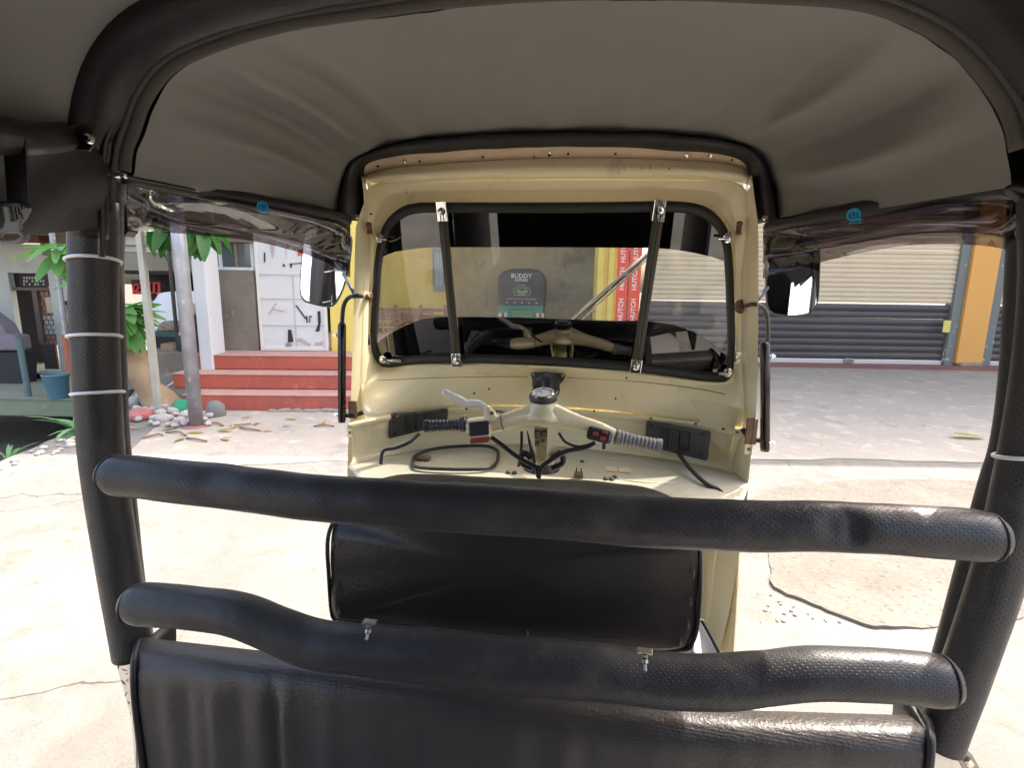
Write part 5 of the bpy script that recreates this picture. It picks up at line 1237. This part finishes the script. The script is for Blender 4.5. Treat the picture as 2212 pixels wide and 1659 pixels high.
def mirror(px, Y, yaw, pitch, nm):
    P3 = spline([PY(u, v, Y) for u, v in px], 4, closed=True); c = sum(P3, Vector())/len(P3)
    n = Vector((math.sin(R(yaw))*math.cos(R(pitch)), -math.cos(R(yaw))*math.cos(R(pitch)), math.sin(R(pitch)))).normalized()
    # project the outline along the sight lines onto the tilted mirror plane
    Q = []
    for p in P3:
        d = (p-EYE); Q.append(EYE + d*((c-EYE).dot(n)/d.dot(n)))
    rowsb = [[c + (q-c)*.97 + n*.0012 for q in Q]]
    mb = MB(); mb.grid([[c+(q-c)*.965 + n*.003 for q in Q], [c + (q-c)*.99 + n*.007 for q in Q], [c+(q-c)*1.015+n*.002 for q in Q], [c+(q-c)*1.01 - n*.012 for q in Q], [c+(q-c)*.9 - n*.022 for q in Q], [c - n*.026 + (q-c)*.01 for q in Q]], closed=True)
    h = build(nm, mb, M['chrome'] if False else M['blk'], V, smooth=True)
    me = MB(); me.add([c + (q-c)*.97 + n*.0035 for q in Q], [tuple(range(len(Q)))])
    build('mirror_glass', me, M['mirror'], h)
    return h, c
mh, mc = mirror([(672, 492), (700, 486), (735, 494), (757, 508), (758, 540), (752, 580), (742, 620), (724, 656), (706, 662), (675, 656), (656, 648), (649, 628), (650, 590), (654, 545), (658, 505)], 1.50, 13.5, -1, 'side_mirror')
mb = MB(); mb.tube([mc + Vector((.05, .02, -.02)), PY(768, 640, 1.35)], .005, 8); build('mirror_stem', mb, M['blk'], mh, smooth=True)
mh, mc = mirror([(1660, 520), (1700, 505), (1740, 510), (1762, 520), (1771, 545), (1770, 600), (1766, 650), (1752, 674), (1725, 682), (1690, 682), (1662, 672), (1655, 640), (1655, 570)], 1.42, -9.5, 0, 'side_mirror')
mb = MB(); mb.tube([mc + Vector((-.05, .02, -.02)), PY(1628, 658, 1.35)], .005, 8); build('mirror_stem', mb, M['blk'], mh, smooth=True)

# wiper outside the glass
for k in (0, 1, 2):
    du = k*8; mb = MB(); A = WP(1412+du*.9, 534, -.03); B_ = WP(1232+du*1.4, 692, -.03)
    mb.tube([A, A.lerp(B_, .5)+WN*(-.004*(k == 1)), B_], (.0042, .0032, .0026)[k], 7); build('wiper_arm' if k == 0 else 'wiper_blade', mb, M['steel'] if k != 1 else M['blk'], V, smooth=True)
for t in (.35, .55): mb = MB(); c = WP(1416, 534, -.028).lerp(WP(1238, 692, -.028), t); mb.box(c, (.02, .008, .008)); build('wiper_clip', mb, M['steel'], V)
# wiper motor under the glass
mo = WP(1181, 812, .012)
mb = MB(); mb.prism([WP(u, v, .006) for u, v in ((1146, 805), (1152, 803), (1215, 805), (1223, 810), (1218, 820), (1200, 840), (1160, 838), (1150, 820))], WN, .006); mt2 = build('motor_plate', mb, M['dark'], V, bevel=.002)
mb = MB(); mb._lathe(WP(1180, 822, .012), (0, -.75, -.66), [(0, .040), (.018, .040), (.024, .034), (.030, .034)], 20); sharp(build('motor_pot', mb, M['steel'] if False else M['dark'], mt2), 30)
mb = MB(); mb._lathe(WP(1184, 818, .04), (.02, -.30, -.95), [(0, .021), (.004, .023), (.05, .023), (.056, .020), (.075, .019)], 18); sharp(build('motor_tube', mb, M['blk'], mt2), 30)
for (u, v) in ((1152, 808), (1216, 811)): mb = MB(); mb._lathe(WP(u, v, .011), WN, [(0, .005), (.004, .004)], 8); build('screw', mb, M['steel'], mt2)
cable([WP(1158, 835, .03), WP(1150, 845, .035), WP(1153, 855, .04), WP(1163, 858, .04)], .0022, mt2)
cable([WP(1208, 838, .03), WP(1206, 850, .04), WP(1200, 856, .04)], .0022, mt2)

# ---- handlebar with speedometer
YH = 1.20
H = lambda u, v, dy=0: PY(u, v, YH+dy)
def px_r(p, px): return px/FPX*(p-EYE).dot(FW)
hb_px = [(1008, 920, 15), (1030, 920, 19), (1060, 917, 20), (1090, 911, 19), (1120, 903, 21), (1150, 897, 26), (1175, 896, 30), (1200, 899, 27), (1230, 908, 21), (1260, 917, 18), (1290, 926, 17), (1315, 936, 16), (1330, 942, 13)]
pts = spline([H(u, v) for u, v, _ in hb_px], 5); rr0 = []
for i in range(len(pts)):
    f = i/(len(pts)-1)*(len(hb_px)-1); k = min(int(f), len(hb_px)-2); px = hb_px[k][2]*(1-f+k)+hb_px[k+1][2]*(f-k); rr0.append(px_r(pts[i], px))
mb = MB(); mb.tube(pts, rr0, 24, up=(0, 0, 1)); hbar = build('handlebar', mb, M['cream2'], V, smooth=True)
# raised neck to the dial
c = H(1173, 880)
mb = MB(); nk = Vector((-.02, .10, 1)).normalized()
mb._lathe(c - nk*.028, nk, [(0, .045), (.012, .041), (.024, .034), (.036, .031), (.046, .0305)], 28); build('dial_neck', mb, M['cream2'], hbar, smooth=True)
dt = c + nk*.018; dn = Vector((-.03, -.25, 1)).normalized()
mb = MB(); mb._lathe(dt, dn, [(0, .0315), (.010, .0325), (.014, .030)], 28); sharp(build('dial_base', mb, M['dark'], hbar), 30)
mb = MB(); mb._lathe(dt + dn*.014, dn, [(0, .027), (.004, .027), (.006, .025), (.006, .0215), (.002, .021)], 28); sharp(build('dial_bezel', mb, M['chrome'], hbar), 30)
mb = MB(); mb._lathe(dt + dn*.0165, dn, [(0, .021), (.001, .0209)], 28); dl = build('dial_face', mb, M['dial'], hbar)
xd = Vector((1, 0, 0)); yd = dn.cross(xd)
mb = MB()
for i in range(9): a = R(210-i*30); q = xd*math.cos(a)+yd*math.sin(a); mb.box(dt + dn*.0182 + q*.0165, (.004, .0012, .0006), q, dn.cross(q), dn)
mb.tube([dt+dn*.0185, dt+dn*.0185+xd*-.010+yd*.008], .0007, 5); build('dial_marks', mb, M['blk'], dl)
# joint line, lever bracket
q = H(1087, 911); mb = MB(); a_ = (H(1095, 910)-H(1078, 913)).normalized(); u_ = Vector((0, 0, 1)); u_ = (u_-a_*u_.dot(a_)).normalized(); b__ = a_.cross(u_)
mb.tube([q + (u_*math.cos(R(t)) + b__*math.sin(R(t)))*px_r(q, 19.6) for t in range(0, 360, 15)], .0012, 6, closed=True); build('joint_line', mb, M['blk'], hbar)
mb = MB(); mb.tube(spline([H(1062, 905, -.01), H(1056, 893, -.012), H(1052, 884, -.012), H(1045, 880, -.012)], 5), [.019, .018, .017, .016, .015, .014, .013, .012, .012, .011, .011, .010, .010, .009, .008, .007], 14); build('lever_bracket', mb, M['cream2'], hbar, smooth=True)
lv = spline([H(1046, 878, -.012), H(1036, 872, -.014), H(1022, 871, -.016), H(1008, 872, -.02), H(995, 865, -.025), H(975, 855, -.03), H(957, 845, -.035)], 5); n = len(lv)
mb = MB(); mb.tube(lv, [.0055 + .0028*math.sin(i/n*3.1) for i in range(n-1)] + [.0045], 10, flat=1.2); build('brake_lever', mb, M['white'], hbar, smooth=True)
mb = MB(); mb._lathe(H(1063, 893, -.03), (0, -1, .3), [(0, .005), (.004, .0045)], 10); build('lever_pivot', mb, M['chrome'], hbar)
cable([H(1072, 888), H(1085, 890, .01), H(1100, 894, .02), H(1112, 901, .02)], .0028, hbar, 'lever_cable', M['strut'])
# grips
def grip(pxs, m, lab):
    pts = resample([H(u, v, dy) for u, v, dy, _ in pxs], 60); out = []
    for i, p in enumerate(pts):
        f = i/59*(len(pxs)-1); k = min(int(f), len(pxs)-2); px = pxs[k][3]*(1-f+k)+pxs[k+1][3]*(f-k); r = px_r(p, px)
        if 5 < i < 55: r *= 1 - (.09 if i % 5 in (0, 1) else 0)
        out.append(r)
    mb = MB(); mb.tube(pts, out, 20); o = build('grip', mb, m, hbar, smooth=True, label=lab); return o
grip([(1007, 917, 0, 19), (1003, 917, 0, 14), (1000, 917, 0, 12.5), (960, 919, -.01, 13), (925, 920, -.02, 13.5), (918, 920, -.02, 14)], M['grip_l'], 'black ribbed grip')
grip([(1330, 943, 0, 19), (1337, 945, 0, 16), (1343, 946, 0, 14), (1380, 954, 0, 14.5), (1418, 963, 0, 15.5), (1428, 965, 0, 17)], M['grip_r'], 'worn grey ribbed grip')
# switch pods
X1 = (H(1062, 932)-H(1018, 936)).normalized(); n1 = Vector((0, -.9, .43)).normalized(); n1 = (n1-X1*n1.dot(X1)).normalized()
mb = MB(); c = H(1038, 932, -.028); mb.box(c, (.052, .030, .030), X1, n1.cross(X1), n1); pod = build('switch_pod', mb, M['cream2'], hbar, bevel=.006)
mb = MB(); mb.box(c + n1*.012 - n1.cross(X1)*(-.004), (.048, .034, .014), X1, n1.cross(X1), n1); build('switch_top', mb, M['blk'], pod, bevel=.004)
mb = MB(); mb.box(c + Vector((0, -.004, -.018)), (.046, .022, .014), X1, Vector((0, 1, 0)), Vector((0, 0, 1))); build('switch_base', mb, M['red'], pod, bevel=.004)
X2 = (H(1320, 948)-H(1270, 935)).normalized(); n2 = Vector((0, -.8, .6)).normalized(); n2 = (n2-X2*n2.dot(X2)).normalized(); y2_ = n2.cross(X2)
mb = MB(); c = H(1295, 940, -.024); mb.box(c, (.056, .032, .016), X2, y2_, n2); pod = build('switch_pod', mb, M['blk'], hbar, bevel=.007)
for a, b in ((-.010, -.004), (.010, .006), (.008, -.009)): mb = MB(); mb.box(c + X2*a + y2_*b*1.0 + n2*.009, (.013, .008, .006), X2, y2_, n2); build('switch_button', mb, M['red'], pod, bevel=.001)
mb = MB(); mb.tube([H(1305, 955, -.02), H(1304, 970, -.02)], .004, 8); build('pod_stub', mb, M['blk'], pod)
# column
mb = MB(); rows = []
for v, w_ in ((905, 33), (930, 33), (960, 30), (990, 26), (1005, 24)):
    rows.append([H(1171-w_, v, .02), H(1171-w_, v, .0), H(1171-w_*.55, v, -.012), H(1171-w_*.45, v, .006), H(1171+w_*.30, v, .006), H(1171+w_*.40, v, -.012), H(1171+w_, v, .0), H(1171+w_, v, .02)])
mb.grid(rows); colm = sharp(build('steering_column', mb, M['cream2'], V, solid=.003), 30)
for (u, v, s_) in ((1160, 938, .011), (1176, 936, .008), (1158, 958, .007), (1173, 952, .004)): mb = MB(); mb._lathe(H(u, v, -.004), (0, -1, 0), [(0, s_), (.006, s_*.8), (.009, s_*.4)], 10); build('column_bolt', mb, M['rust'], colm)
mb = MB(); mb.tube([H(1186, 925, -.004), H(1186, 985, -.004)], .003, 6); build('column_slot', mb, M['blk'], colm)
mb = MB(); mb._lathe(PZ(1170, 1022, ZS-.01), (0, .12, 1), [(0, .052), (.006, .054), (.016, .048), (.030, .036), (.040, .030)], 20); sharp(build('column_boot', mb, M['blk'], V), 35)
for s_ in (-1, 1):
    cable([H(1171+s_*24, 990, -.01), H(1171+s_*40, 978, -.01), H(1171+s_*44, 1000, -.01), H(1171+s_*20, 1012, -.015)], .007)
cable([H(1062, 945, -.02), H(1085, 962, -.03), H(1112, 983, -.035), H(1140, 1000, -.04), H(1158, 1010, -.04), H(1163, 1030, -.04)], .0055)
cable([H(1285, 957, -.02), H(1262, 968, -.02), H(1225, 975, -.03), H(1196, 990, -.04), H(1170, 1010, -.045), H(1164, 1032, -.04)], .0055)
cable([H(1207, 935, .01), H(1222, 955, .01), H(1250, 965, .01), H(1283, 958, .0)], .0036)
cable([H(1127, 932, .02), H(1126, 970, .02), H(1120, 1008, .0)], .0036)
cable([H(1140, 930, .0), H(1146, 970, -.01), H(1156, 1000, -.02)], .003)

# ---- far hoop (black padded edge of the canopy over the cab)
hB_o = [(731, 478), (733, 440), (741, 400), (760, 365), (795, 335), (850, 312), (930, 299), (1050, 290), (1200, 286), (1350, 286), (1480, 292), (1570, 305), (1620, 325), (1652, 358), (1668, 400), (1675, 440), (1679, 484)]
hB_i = [(778, 478), (782, 440), (780, 400), (783, 372), (800, 351), (850, 340), (930, 333), (1050, 326), (1200, 321), (1350, 322), (1480, 328), (1560, 334), (1605, 348), (1623, 368), (1628, 400), (1630, 440), (1634, 484)]
NB = 110
o_ = resample(spline([PY(u, v, 1.34) for u, v in hB_o], 5), NB); i_ = resample(spline([PY(u, v, 1.37) for u, v in hB_i], 5), NB); m1 = [o_[k].lerp(i_[k], .35) + Vector((0, -.035, 0)) for k in range(NB)]; m2 = [o_[k].lerp(i_[k], .7) + Vector((0, -.030, 0)) for k in range(NB)]
mb = MB(); mb.grid([[p + Vector((0, .04, 0)) for p in o_], o_, m1, m2, i_, [p+Vector((0, .05, 0)) for p in i_]])
for v in mb.v: v += Vector((noise.noise(v*13), noise.noise(v*12), noise.noise(v*11)))*.003
hoopB = build('front_hoop', mb, M['vinyl'], V, smooth=True, solid=.006)
for (u, v) in ((770, 468), (1652, 470), (748, 466)): mb = MB(); mb._lathe(PY(u, v, 1.325), (0, -1, 0), [(0, .006), (.006, .005)], 10); build('press_stud', mb, M['chrome'], hoopB)

# ---- canopy liner: loft between the two hoops, plus the rear part behind the near hoop
NL = 200
Aarc = resample(outset(resample(spline([PY(u, v, YA) for u, v in [(266, 384)] + hem_px[3:-3] + [(2200, 400)]], 6), 160), .006, .02), NL)
Barc = resample([p + Vector((0, .02, 0)) for p in o_], NL)
rows = []; NT = 26
for j in range(NT+1):
    t = j/NT; row = []
    for i in range(NL):
        a = i/(NL-1); p = Aarc[i].lerp(Barc[i], t)
        cx = Vector((XC, p.y, 1.25)); out = (p-cx).normalized()
        bul = .030*math.sin(math.pi*t)*math.sin(math.pi*a)          # taut cloth bows up a little
        wr = 0
        for c_, wd, am in ((.07, .015, .010), (.12, .012, -.010), (.165, .016, .012), (.21, .014, -.008), (.255, .02, .008), (.93, .016, .010), (.885, .015, -.011), (.84, .018, .010), (.79, .02, -.007)):
            wr += am*math.exp(-((a-c_-.01*math.sin(t*4))/wd)**2)*(math.sin(math.pi*min(1, t*1.05))**.7)
        wr += .003*noise.noise(Vector((a*9, t*3, 0))) + .0012*noise.noise(Vector((a*40, t*9, 3)))
        row.append(p + out*(bul-wr*1.9))
    rows.append(row)
mb = MB(); mb.grid(rows); build('canopy_liner', mb, M['liner'], V, smooth=True)
mb = MB(); mb.grid([[p + (p-Vector((XC, p.y, 1.2))).normalized()*.03 for p in r] for r in rows[::5]]); build('canopy_cover', mb, M['vinyl'], V, smooth=True)
C0 = resample([p for p in hoop_c], 80)
rows = []
for y, s_, dz in ((.70, 1, 0), (.5, 1.01, .0), (.2, 1.02, .0), (-.2, 1.0, -.01), (-.6, .95, -.05), (-.85, .85, -.12)):
    rows.append([Vector((XC+(p.x-XC)*s_, y, 1.25+(p.z-1.25)*(1 if p.z < 1.5 else s_)+dz)) for p in C0 if p.z > 1.42])
mb = MB(); mb.grid(rows); build('rear_liner', mb, M['liner'], V, smooth=True)
mb = MB(); mb.grid([[p + (p-Vector((XC, p.y, 1.2))).normalized()*.03 for p in r] for r in rows]); build('rear_cover', mb, M['vinyl'], V, smooth=True)
# rear wall, quarter panels, bench (behind the lens)
mb = MB(); mb.box((XC, -.88, 1.0), (1.1, .03, .9)); build('rear_wall', mb, M['vinyl'], V, bevel=.01)
for s_ in (-1, 1):
    mb = MB(); mb.prism([Vector((XC+s_*.66, -.88, .3)), Vector((XC+s_*.66, .05, .3)), Vector((XC+s_*.66, .0, .85)), Vector((XC+s_*.66, -.15, 1.5)), Vector((XC+s_*.66, -.88, 1.5))], (s_, 0, 0), .02); q_ = build('quarter_panel', mb, M['vinyl'], V, bevel=.005)
    for z in (1.02, 1.10, 1.14, 1.22):
        mb = MB(); mb.box((XC+s_*.685, -.35, z), (.004, .40, .012 if z not in (1.10, 1.14) else .02)); build('white_stripe', mb, M['bwhite'], q_)
mb = MB(); mb.box((XC, -.45, .50), (1.15, .62, .16)); build('bench_cushion', mb, M['seatv'], V, bevel=.03)
mb = MB(); mb.box((XC, -.78, .85), (1.15, .14, .6)); build('bench_backrest', mb, M['seatv'], V, bevel=.03)
mb = MB(); mb.box((XC, .25, .30), (1.18, 2.3, .03)); build('floor_pan', mb, M['floor'], V, bevel=.004)
mb = MB(); mb.prism([Vector((-.45, 1.05, .315)), Vector((.30, 1.05, .315)), Vector((.30, 1.40, .315)), Vector((-.55, 1.40, .315))], (0, 0, 1), .05); build('cab_floor', mb, M['floor'], V, bevel=.004)
# pale step sheet seen between backrest and right cab post
mb = MB(); mb.prism([PY(1498, 1412, 1.0), PY(1506, 1345, 1.06), PY(1514, 1340, 1.06), PY(1556, 1418, 1.0), PY(1560, 1470, 1.0), PY(1480, 1470, 1.0)], (0, .01, 0), 1); build('seat_side_sheet', mb, mat('pale_grey_enamel', (.55, .55, .56), .35), V)
cable([PY(1516, 1340, 1.0), PY(1535, 1375, .99), PY(1556, 1416, .98)], .0035)
# wheels
for x, y in ((XC-.52, -.35), (XC+.52, -.35), (XC, 1.75)):
    mb = MB(); mb._lathe(Vector((x-.05, y, .2)), (1, 0, 0), [(0, .11), (.01, .17), (.02, .195), (.05, .205), (.08, .195), (.09, .17), (.10, .11)], 24); wh = build('wheel', mb, M['tyre'], V, smooth=True)
    mb = MB(); mb._lathe(Vector((x-.04, y, .2)), (1, 0, 0), [(0, .09), (.01, .10), (.07, .10), (.08, .09)], 18); build('rim', mb, M['steel'], wh, smooth=True)
# front mudguard and nose outside
mb = MB(); rows = []
for z, k in ((1.0, .0), (.8, .05), (.6, .08), (.45, .06)):
    rows.append([Vector((XC+x_, 1.64+k-.75*x_*x_*1.2, z)) for x_ in (-.5, -.4, -.3, -.2, -.1, 0, .1, .2, .3, .4, .5)])
mb.grid(rows); build('nose_panel', mb, M['cream'], V, smooth=True, solid=.003)

# ---- rolled side curtains (clear plastic with smoky band)
def curtain(top, bot, Yt, Yb, seed, folds, m, nm, n=70, nv=26):
    T_ = resample(spline([PY(u, v, y) for (u, v), y in zip(top, Yt)], 4), n); B2 = resample(spline([PY(u, v, y) for (u, v), y in zip(bot, Yb)], 4), n); rows = []
    for j in range(nv+1):
        t = j/nv; row = []
        for i in range(n):
            p = T_[i].lerp(B2[i], t); a = i/(n-1)
            ft = min(1, 5*t*(1-t)+.0); fa = min(1, min(a, 1-a)*12)
            d = folds*(math.sin(t*6+1.2*math.sin(a*4+seed))*.6 + 1.2*noise.noise(Vector((a*3, t*2, seed))))*ft*fa
            row.append(p + Vector((d, -d*.25, 0)))
        rows.append(row)
    mb = MB(); mb.grid(rows); return build(nm, mb, m, V, smooth=True)
cl_ = curtain([(272, 378), (400, 400), (560, 425), (700, 450), (757, 472)], [(276, 497), (400, 505), (560, 523), (690, 560), (757, 600)], [.78, .88, 1.04, 1.22, 1.32], [.80, .9, 1.06, 1.24, 1.32], 2.0, .022, M['plast'], 'side_curtain')
cl2 = curtain([(273, 395), (400, 415), (560, 440), (700, 465), (757, 490)], [(277, 480), (400, 488), (560, 505), (690, 535), (757, 560)], [.80, .9, 1.06, 1.24, 1.33], [.82, .92, 1.08, 1.26, 1.34], 6.0, .022, M['plast'], 'curtain_inner_fold')
cr_ = curtain([(2196, 400), (2050, 420), (1850, 452), (1720, 474), (1648, 490)], [(2196, 545), (2120, 530), (1980, 528), (1850, 548), (1740, 575), (1648, 602)], [.80, .9, 1.06, 1.22, 1.32], [.82, .86, .95, 1.08, 1.2, 1.32], 3.3, .024, M['plast'], 'side_curtain')
cr2 = curtain([(2196, 418), (2050, 436), (1850, 468), (1720, 490), (1648, 500)], [(2196, 520), (2120, 505), (1980, 505), (1850, 525), (1740, 545), (1648, 570)], [.81, .91, 1.07, 1.23, 1.33], [.83, .87, .96, 1.09, 1.21, 1.33], 7.1, .024, M['plast'], 'curtain_inner_fold')
# dark seam tape along the canopy edge above the curtains
for nm, l, Yl in (('curtain_rail', [(262, 380), (400, 405), (560, 434), (700, 461), (750, 476)], [.77, .88, 1.04, 1.22, 1.31]), ('curtain_rail', [(2205, 404), (2050, 420), (1850, 454), (1720, 478), (1660, 489)], [.77, .9, 1.06, 1.22, 1.31])):
    mb = MB(); q = spline([PY(u, v, y) for (u, v), y in zip(l, Yl)], 6); mb.tube(q, [.014+.004*noise.noise(p*12) for p in q], 10); build(nm, mb, M['vinyl'], V, smooth=True)
# blue round prints and tape marks
def print_mark(u, v, Y, par):
    c = PY(u, v, Y); n = (EYE-c).normalized(); X = Vector((0, 0, 1)).cross(n).normalized(); Yv = n.cross(X)
    mb = MB(); mb.tube([c + (X*math.cos(R(t)) + Yv*math.sin(R(t)))*.0085 for t in range(0, 360, 20)], .0022, 6, closed=True)
    mb.tube([c + (X*math.cos(R(t))*.5 + Yv*math.sin(R(t)))*.006 for t in range(0, 360, 30)], .0014, 6, closed=True); mb.tube([c+X*.004-Yv*.004, c+X*.012-Yv*.009], .0025, 6)
    mb.box(c-Yv*.0135+X*.004, (.018, .0018, .001), X, Yv, n); build('blue_print', mb, M['blue'], par)
print_mark(567, 446, .99, cl_); print_mark(1844, 463, .99, cr_)
# elastic cord and wire on left
cable([PY(243, 376, .70), PY(262, 378, .72), PY(330, 392, .78), PY(420, 410, .86)], .0025, cl_, 'cord', M['wire'])
mb = MB(); mb.tube(spline([PY(u, v, .70) for u, v in ((236, 373), (250, 379), (262, 377), (272, 380))], 5), .004, 8); build('eyelet_wire', mb, M['chrome'], V, smooth=True)
mb = MB(); q = [PY(u, v, .75) for u, v in ((2200, 432), (2190, 420), (2176, 410), (2186, 406), (2212, 408), (2230, 415))]; mb.tube(spline(q, 5), .004, 8); build('strap_loop', mb, M['strut'], V, smooth=True)
# transparent end of roll by the left pillar
mb = MB(); mb.prism([PY(u, v, .82) for u, v in ((268, 440), (272, 432), (280, 470), (277, 500), (268, 510))], (0, .02, 0), 1); build('curtain_end', mb, mat('maroon_trim', (.05, .015, .02), .3), cl_)

# cloth curtain roll at the left with strap, buckle and bracket
rows = []
T1 = [(-60, 262), (60, 268), (130, 272), (205, 275), (232, 300)]; T2 = [(-60, 510), (0, 508), (80, 503), (150, 497), (228, 492)]
a_ = resample([PY(u, v, y) for (u, v), y in zip(T1, (.45, .52, .60, .70, .73))], 30); b_ = resample([PY(u, v, y) for (u, v), y in zip(T2, (.45, .50, .60, .68, .73))], 30)
for j in range(17):
    t = j/16; rows.append([a_[i].lerp(b_[i], t) + Vector((.012*math.sin(t*math.pi)+.012*math.sin(t*7+i*.15), -.02*math.sin(t*math.pi), 0)) for i in range(30)])
rows.append([p + Vector((-.04, .02, .02)) for p in b_])
mb = MB(); mb.grid(rows); cc = build('cloth_curtain', mb, M['curtfab'], V, smooth=True, solid=.004)
mb = MB(); q = [PY(u, v, y) for u, v, y in ((-40, 290, .44), (60, 296, .50), (130, 293, .58))]; mb.tube(q, .018, 12); build('curtain_rod', mb, M['vinyl'], cc, smooth=True)
def plate2(px, Y, m, nm, th=.003, par=None, bv=.001):
    mb = MB(); mb.prism([PY(u, v, Y) for u, v in px], (0, -1, 0), th); return build(nm, mb, m, par or V, bevel=bv)
bkt = plate2([(130, 300), (160, 290), (168, 270), (190, 268), (206, 282), (208, 300), (204, 318), (195, 324), (165, 320), (132, 314)], .60, mat('brown_steel_bracket', (.10, .065, .05), .3, .8), 'curtain_bracket')
mb = MB(); mb._lathe(PY(196, 300, .595), (0, -1, 0), [(0, .006), (.005, .0055), (.006, .003)], 10); build('bracket_screw', mb, M['chrome'], bkt)
mb = MB(); mb.tube([PY(132, 314, .598), PY(165, 321, .598), PY(195, 325, .598)], .0014, 6); build('bracket_edge', mb, M['chrome'], bkt)
M['bplast'] = mat('grey_buckle_plastic', (.20, .20, .19), .4)
buc = plate2([(22, 505), (8, 500), (4, 480), (14, 468), (16, 448), (20, 436), (68, 436), (74, 452), (66, 468), (52, 482), (52, 492), (50, 505)], .47, M['blk'], 'strap_buckle', .010, None, .003)
plate2([(14, 446), (27, 446), (32, 478), (44, 478), (58, 448), (71, 450), (62, 470), (50, 484), (52, 500), (38, 494), (20, 500), (14, 492), (20, 478)], .460, M['bplast'], 'buckle_frame', .004, buc)
mb = MB()
for r_i in range(5):
    for c_i in range(4 - r_i//2): mb._lathe(PY(33+c_i*7.5+r_i*1.5, 449+r_i*7, .458), (0, -1, 0), [(0, .0018), (.002, .0016)], 6)
build('buckle_holes', mb, M['dark'], buc)
mb = MB(); mb.tube(spline([PY(u, v, .46) for u, v in ((-5, 508), (6, 498), (26, 494), (44, 499), (56, 510), (40, 521), (5, 523))], 5), .0035, 8); build('webbing_loop', mb, M['bplast'], buc, smooth=True)
mb = MB(); mb.prism([PY(20, 436, .475), PY(66, 436, .475), PY(58, 300, .475), PY(10, 300, .475)], (0, -.002, 0), 1); build('webbing_strap', mb, M['vinyl'], buc)
